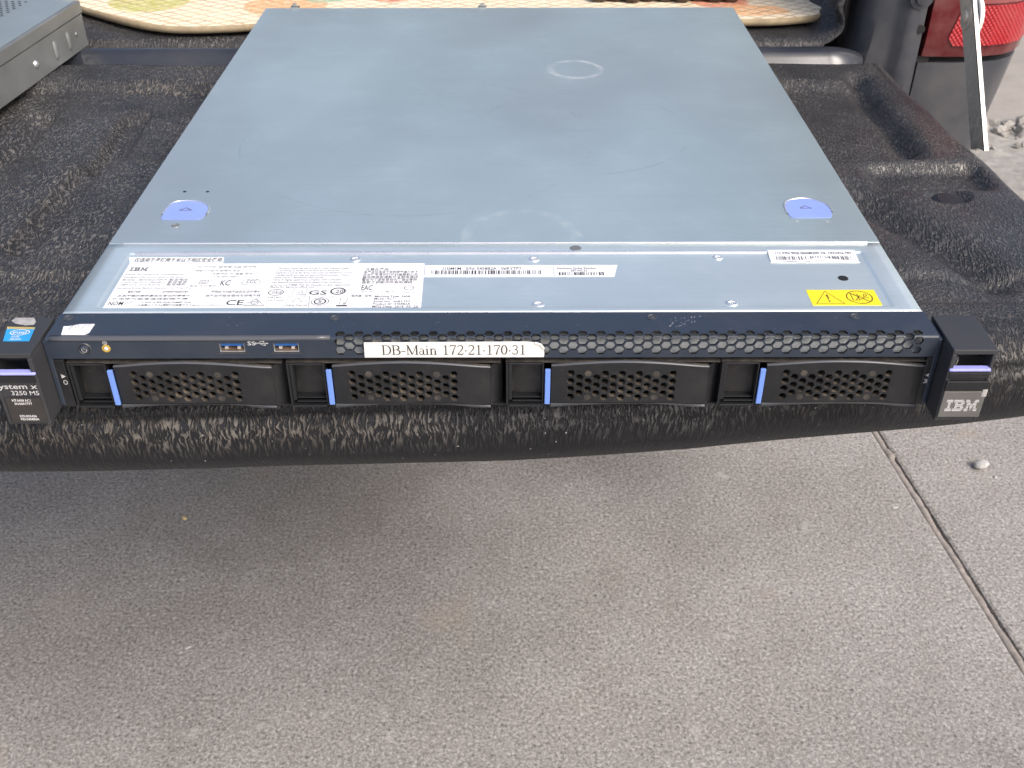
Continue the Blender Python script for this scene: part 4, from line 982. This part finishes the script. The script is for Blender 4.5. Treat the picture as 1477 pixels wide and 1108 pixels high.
G().lathe([(.0012, .0), (.0010, -.0007), (.0005, -.0010)], (-.1913, 0, .0370), 'y', 14).obj('button_lens', 'lens_white', o)

# --- drive trays, built once at x = 0 of their blue strip and copied
def make_tray():
    g = G()   # frame round the finger recess
    g.box(-.0194, -.0182, .0002, .009, .0012, .0272).box(-.0010, -.0002, .0006, .009, .0012, .0268).box(-.0181, -.0011, .0004, .009, .0262, .0272).box(-.0181, -.0011, -.0004, .009, .0006, .0019)
    t = g.obj('drive_tray', 'black', srv, bevel=.0003)
    mesh('recess_back', [(-.0181, .0085, .0262), (-.0011, .0080, .0262), (-.0011, .0060, .0052), (-.0181, .0070, .0052)], [(0, 3, 2, 1)], 'recess', t)
    G().box(-.0181, -.0163, .0010, .0068, .0042, .0261).box(-.0162, -.0011, .0025, .0068, .0044, .0051).box(-.0162, -.0011, .0008, .0024, .0032, .0037).obj('recess_ledge', 'black', t, bevel=.0002)
    box('blue_strip', .0004, .0031, -.0004, .0012, .0022, .0235, 'blue', t, .0003)
    # bowed lever plate
    n = 18; top = []; bot = []
    for k in range(n + 1):
        u = .0036 + (.0832 - .0036) * k / n; tt = k / n
        zt = .0252 + .0044 * math.sin(math.pi * min(1, tt * 1.0) ** .95) + (-.0008 * tt)
        zb = .0022 + .0022 * math.sin(math.pi * tt) ** .8 - .0022 * max(0, tt - .75) * 2.5
        top.append((u, zt)); bot.append((u, zb))
    outl = bot + top[::-1]
    def fm(u, z, d_):
        tt = (u - .0036) / .0796; return (u, .0010 - .0030 * math.sin(math.pi * min(max(tt, 0), 1)) ** .7 + d_, z)
    hs = []; blind = []
    for i in range(13):
        uc = .0135 + i * .00428; bow = .0010 * math.sin(math.pi * i / 12)
        rows = [(-1.5, 0), (-.5, 0), (.5, 0), (1.5, 0)] if i % 2 == 0 else [(-1, 0), (0, 0), (1, 0)]
        for r_, _ in rows:
            z = .0144 + r_ * .00485 + bow * .5
            if i in (2, 10) and abs(r_) == 1.5: blind.append((uc, z)); continue
            hs.append(hexa(uc, z, .00208))
    g = plate(outl, hs, fm, .0028, (), [.0036 + .0796 * k / 14 for k in range(1, 14)])
    g.obj('lever_plate', ['black', 'wall'], t)
    for uc, z in blind: G().prism([(p[0], p[1]) for p in hexa(uc, z, .0019)], 'y', fm(uc, z, 0)[1] - .00012, fm(uc, z, 0)[1] + .0004).obj('blind_vent', 'dusty', t)
    # pale lower lip under the plate and thin upper rim
    v = []; f = []
    for k in range(n + 1):
        u, z = bot[k]; y = fm(u, z, 0)[1]
        zz = min(z, .0040)
        v += [(u, y - .0002, z - .0001), (u, .0 - .0006, max(.0004, z - .0018)), (u, .003, max(.0004, z - .0020))]
    for k in range(n):
        for j in range(2): f.append((k * 3 + j, (k + 1) * 3 + j, (k + 1) * 3 + j + 1, k * 3 + j + 1))
    o = mesh('lower_lip', v, f, 'edge_highlight', t, smooth=True)
    v = []; f = []
    for k in range(n + 1):
        u, z = top[k]; y = fm(u, z, 0)[1]; v += [(u, y - .00015, z - .0003), (u, y - .0001, z + .00025), (u, y + .0012, z + .0003)]
    for k in range(n):
        for j in range(2): f.append((k * 3 + j, (k + 1) * 3 + j, (k + 1) * 3 + j + 1, k * 3 + j + 1))
    mesh('upper_rim', v, f, 'edge_highlight', t, smooth=True)
    # sloping shelf above plate, cage behind, end cheek
    G().prism([(.0015, .0268), (.0015, .0275), (.019, .0296), (.019, .0286)], 'x', -.0195, .0885).obj('top_shelf', 'dusty', t)
    mesh('end_cheek', [(.0833, .0012, .0006), (.0893, .0062, .0016), (.0893, .0062, .0262), (.0833, .0012, .0252), (.0838, .0026, .0006), (.0898, .0076, .0016), (.0898, .0076, .0262), (.0838, .0026, .0252)],
         [(0, 1, 2, 3), (7, 6, 5, 4), (0, 4, 5, 1), (1, 5, 6, 2), (2, 6, 7, 3), (3, 7, 4, 0)], 'black', t)
    box('drive_front', .006, .0815, .0135, .0145, .0015, .0262, 'dark', t)
    for k in range(7): pass
    return t
tray0 = make_tray()
kids = list(tray0.children); base = tray0.location.copy()
for i, x in enumerate((-.1946, -.0845, .0260, .1347)):
    t = tray0
    if i:
        t = tray0.copy(); C.objects.link(t)
        for c_ in kids:
            k = c_.copy(); C.objects.link(k); k.parent = t
    t.location = base + Vector((x, 0, 0))
    t['label'] = ['drive bay cover numbered 0 at the left end', 'second drive bay cover from the left', 'third drive bay cover, just under the end of the paper strip', 'drive bay cover numbered 3 at the right end'][i]

# --- ears with release handles
def ear(sx, x0, x1, yf, name, lab):
    g = G(); yb = .0200
    def bx(a, b_, *r): g.box(min(a, b_), max(a, b_), *r)
    bx(x0, x1, yf, yb, .0402, .0430)                       # roof
    bx(x0, x0 + sx * .0022, yf, yb, .0002, .0402)          # inner cheek
    bx(x1 - sx * .0018, x1, yf + .0006, yb, .0002, .0402)  # outer cheek
    bx(x0 + sx * .0022, x1 - sx * .0018, yf + .0006, yf + .004, .0002, .0303)  # lower front
    bx(x0 + sx * .0022, x1 - sx * .0018, yf + .013, yb, .0303, .0402)  # back of the finger slot
    o = g.obj('ear_handle', 'black_clean', srv, bevel=.0005); o['label'] = lab
    box('lilac_bar', min(x0 + sx * .0002, x1), max(x0, x1 - sx * .0012), yf - .0010, yf + .0030, .0308, .0323, 'lilac', o, .0006)
    g = G(); bx(x0 + sx * .0008, x1 - sx * .0010, yf - .0004, yf + .0005, .0262, .0300); g.obj('thumb_bar', 'black', o, bevel=.0004)
    g = G(); bx(x0 - sx * .0002, x0 - sx * .0028, .0, .018, .002, .0412); g.obj('ear_bracket', 'bezel', o, bevel=.0006)
    return o
e1 = ear(1, .2234, .2452, -.0127, 'r', 'right ear handle with a bronze logo badge')
e0 = ear(-1, -.2226, -.2444, -.0140, 'l', 'left ear handle with model lettering and a blue sticker')
# badge on the right
bd = box('badge_plate', .2240, .2448, -.0140, -.0121, .0035, .0192, 'badge', e1, .0003)
pr = Print(lambda u, w_: (u / 1000, -.01406, w_ / 1000)); pr.striped(226.4, 7.2, 16.0, 7.2); pr.obj('badge_logo', 'silver_ink', bd)
box('badge_top', .2238, .2450, -.0139, -.0121, .0194, .0252, 'black', e1, .0004)
box('latch_tooth', .2425, .2452, -.0142, -.0120, .0160, .0205, 'chip' if False else 'scuff', e1, .0004)
# lettering on the left
y0 = -.0142
pr = Print(lambda u, w_: (u / 1000, -.01408, w_ / 1000))
pr.text('System x', -245.4, -223.9, 22.4, 3.0); pr.text('3250 M5', -237.6, -223.9, 18.6, 2.6)
pr.obj('model_lettering', 'silver_ink', e0)
id_ = box('id_label', -.2415, -.2240, -.01430, -.01402, .0022, .0172, 'id_black', e0)
pr = Print(lambda u, w_: (u / 1000, -.01436, w_ / 1000))
for dx in (0,): pr.text('MT:5458 AC1', -238.4 + dx, -229.2 + dx, 14.9, 1.35); pr.text('SN:06RYTP7', -237.6 + dx, -228.9 + dx, 12.9, 1.35); pr.text('EID:005436', -237.0 + dx, -228.6 + dx, 5.2, 1.35); pr.text('PID:5458B2A', -237.0 + dx, -227.8 + dx, 3.3, 1.35)
pr.obj('id_print', 'white_ink', id_)
# sticker on the left ear roof
sk = G().prism([(-.2426, .0103), (-.2284, .0097), (-.2268, -.0030), (-.2396, -.0030)], 'z', H + .0001, H + .0003).obj('blue_sticker', 'foil_blue', e0); sk['label'] = 'blue processor sticker with white lettering'
G().prism([(-.24255, .01025), (-.22845, .00965), (-.22825, .0078), (-.2421, .0082)], 'z', H + .00031, H + .00036).obj('sticker_band', 'sticker_gold', sk)
pr = Print(lambda u, w_: (u / 1000, w_ / 1000, H + .00042)); pr.text('intel', -237.6, -231.0, 3.6, 2.6); pr.ring(-234.2, 4.7, 4.7, 2.5, .45); pr.text('inside', -236.8, -233.0, .2, 1.3); pr.text('XEON', -237.0, -231.4, -2.2, 1.5); pr.obj('sticker_print', 'white_ink', sk)
G().prism([(-.2420, .0190), (-.2325, .0190), (-.2300, .0150), (-.2302, .0123), (-.2345, .0118), (-.2400, .0135), (-.2428, .0160)], 'z', H + .0001, H + .0002).obj('sticker_residue', 'scuff', e0)

# ================================================================ SECOND SERVER, top left
s2 = tag(empty('steel_server', (-.63, .33, 0)), 'bare grey steel rack server with a perforated lid at the far left of the tailgate', 'server')
# right side plane runs from (-.4250,.05) to (-.4055,.606)
xa = lambda y: -.4234 + (y - .4288) * .1000
def q2(u, v): return None
def pr2(pts, z0, z1, name, mat, parent, bevel=0): return G().prism(pts, 'z', z0, z1).obj(name, mat, parent, bevel=bevel)
ang = math.atan(.1); ca, sa = math.cos(ang), math.sin(ang)
def W2(a, b_):   # a: across from right side (negative = left), b: along from back corner toward viewer
    bx_, by_ = -.4057, .6055; return (bx_ + a * ca - b_ * sa, by_ - a * -sa * -1 * -1 * 0 + a * -sa * -1 * -1 - b_ * ca)
rect = lambda a0, a1, b0, b1: [W2(a0, b0), W2(a1, b0), W2(a1, b1), W2(a0, b1)]
pr2(rect(-.432, 0, 0, .56), 0.0, .0305, 'chassis', 'dull_steel', s2, .0006)
lid2 = pr2(rect(-.433, .0012, -.0, .558), .0312, .0430, 'lid', 'dull_steel', s2, .0010)
pr2(rect(-.4315, -.0015, .004, .555), .0303, .0314, 'lid_gap', 'dark', s2)
pr2(rect(-.4300, -.0030, .002, .555), .04302, .04315, 'lid_skin', 'steel_grey', lid2)
g = G()
for i in range(26):
    for j in range(44):
        a, b_ = -.047 - i * .0066 - (j % 2) * .0033, .012 + j * .0058
        c_ = W2(a, b_); g.add([(c_[0] + .0017 * math.cos(k * math.pi / 3), c_[1] + .0017 * math.sin(k * math.pi / 3), .04325) for k in range(6)], [(0, 1, 2, 3, 4, 5)])
o = g.obj('vent_holes', 'dark', lid2); o['kind'] = 'stuff'
# features on its right side: bump, two slots, small rivet
def side_pt(b_, z, off): p = W2(off, b_); return (p[0], p[1], z)
def side_disc(name, b_, z, r, mat, h=.0012):
    g = G(); N = 14
    ctr = side_pt(b_, z, .0005)
    v = []
    for rr_, oo in ((r, 0), (r * .75, h * .8), (r * .3, h)):
        for k in range(N):
            t = 2 * math.pi * k / N; p = W2(.0002 + oo, b_ + rr_ * math.cos(t)); v.append((p[0], p[1], z + rr_ * math.sin(t)))
    f = [(i * N + k, i * N + (k + 1) % N, (i + 1) * N + (k + 1) % N, (i + 1) * N + k) for i in range(2) for k in range(N)] + [tuple(range(2 * N, 3 * N))]
    g.add(v, f); return g.obj(name, mat, s2, smooth=True)
side_disc('side_bump', .1045, .0150, .0034, 'bright', .0022)
side_disc('side_rivet', .020, .0165, .0024, 'dull_steel')
for b_ in (.0645, .0370):
    g = G(); v = []; N = 16
    for sc_, oo in ((1, 0), (.6, .0016), (.2, .0020)):
        for k in range(N):
            t = 2 * math.pi * k / N; cz = .0035 * sc_ * 0 + (.0062 if math.sin(t) > 0 else -.0062) * (.5 + .5 * sc_)
            p = W2(.0002 + oo, b_ + .0030 * sc_ * math.cos(t)); v.append((p[0], p[1], .0150 + cz + .0030 * sc_ * math.sin(t)))
    f = [(i * N + k, i * N + (k + 1) % N, (i + 1) * N + (k + 1) % N, (i + 1) * N + k) for i in range(2) for k in range(N)] + [tuple(range(2 * N, 3 * N))]
    g.add(v, f); g.obj('side_slot', 'dull_steel', s2, smooth=True)
side_disc('side_hole', .168, .0350, .0030, 'dark', .0002)
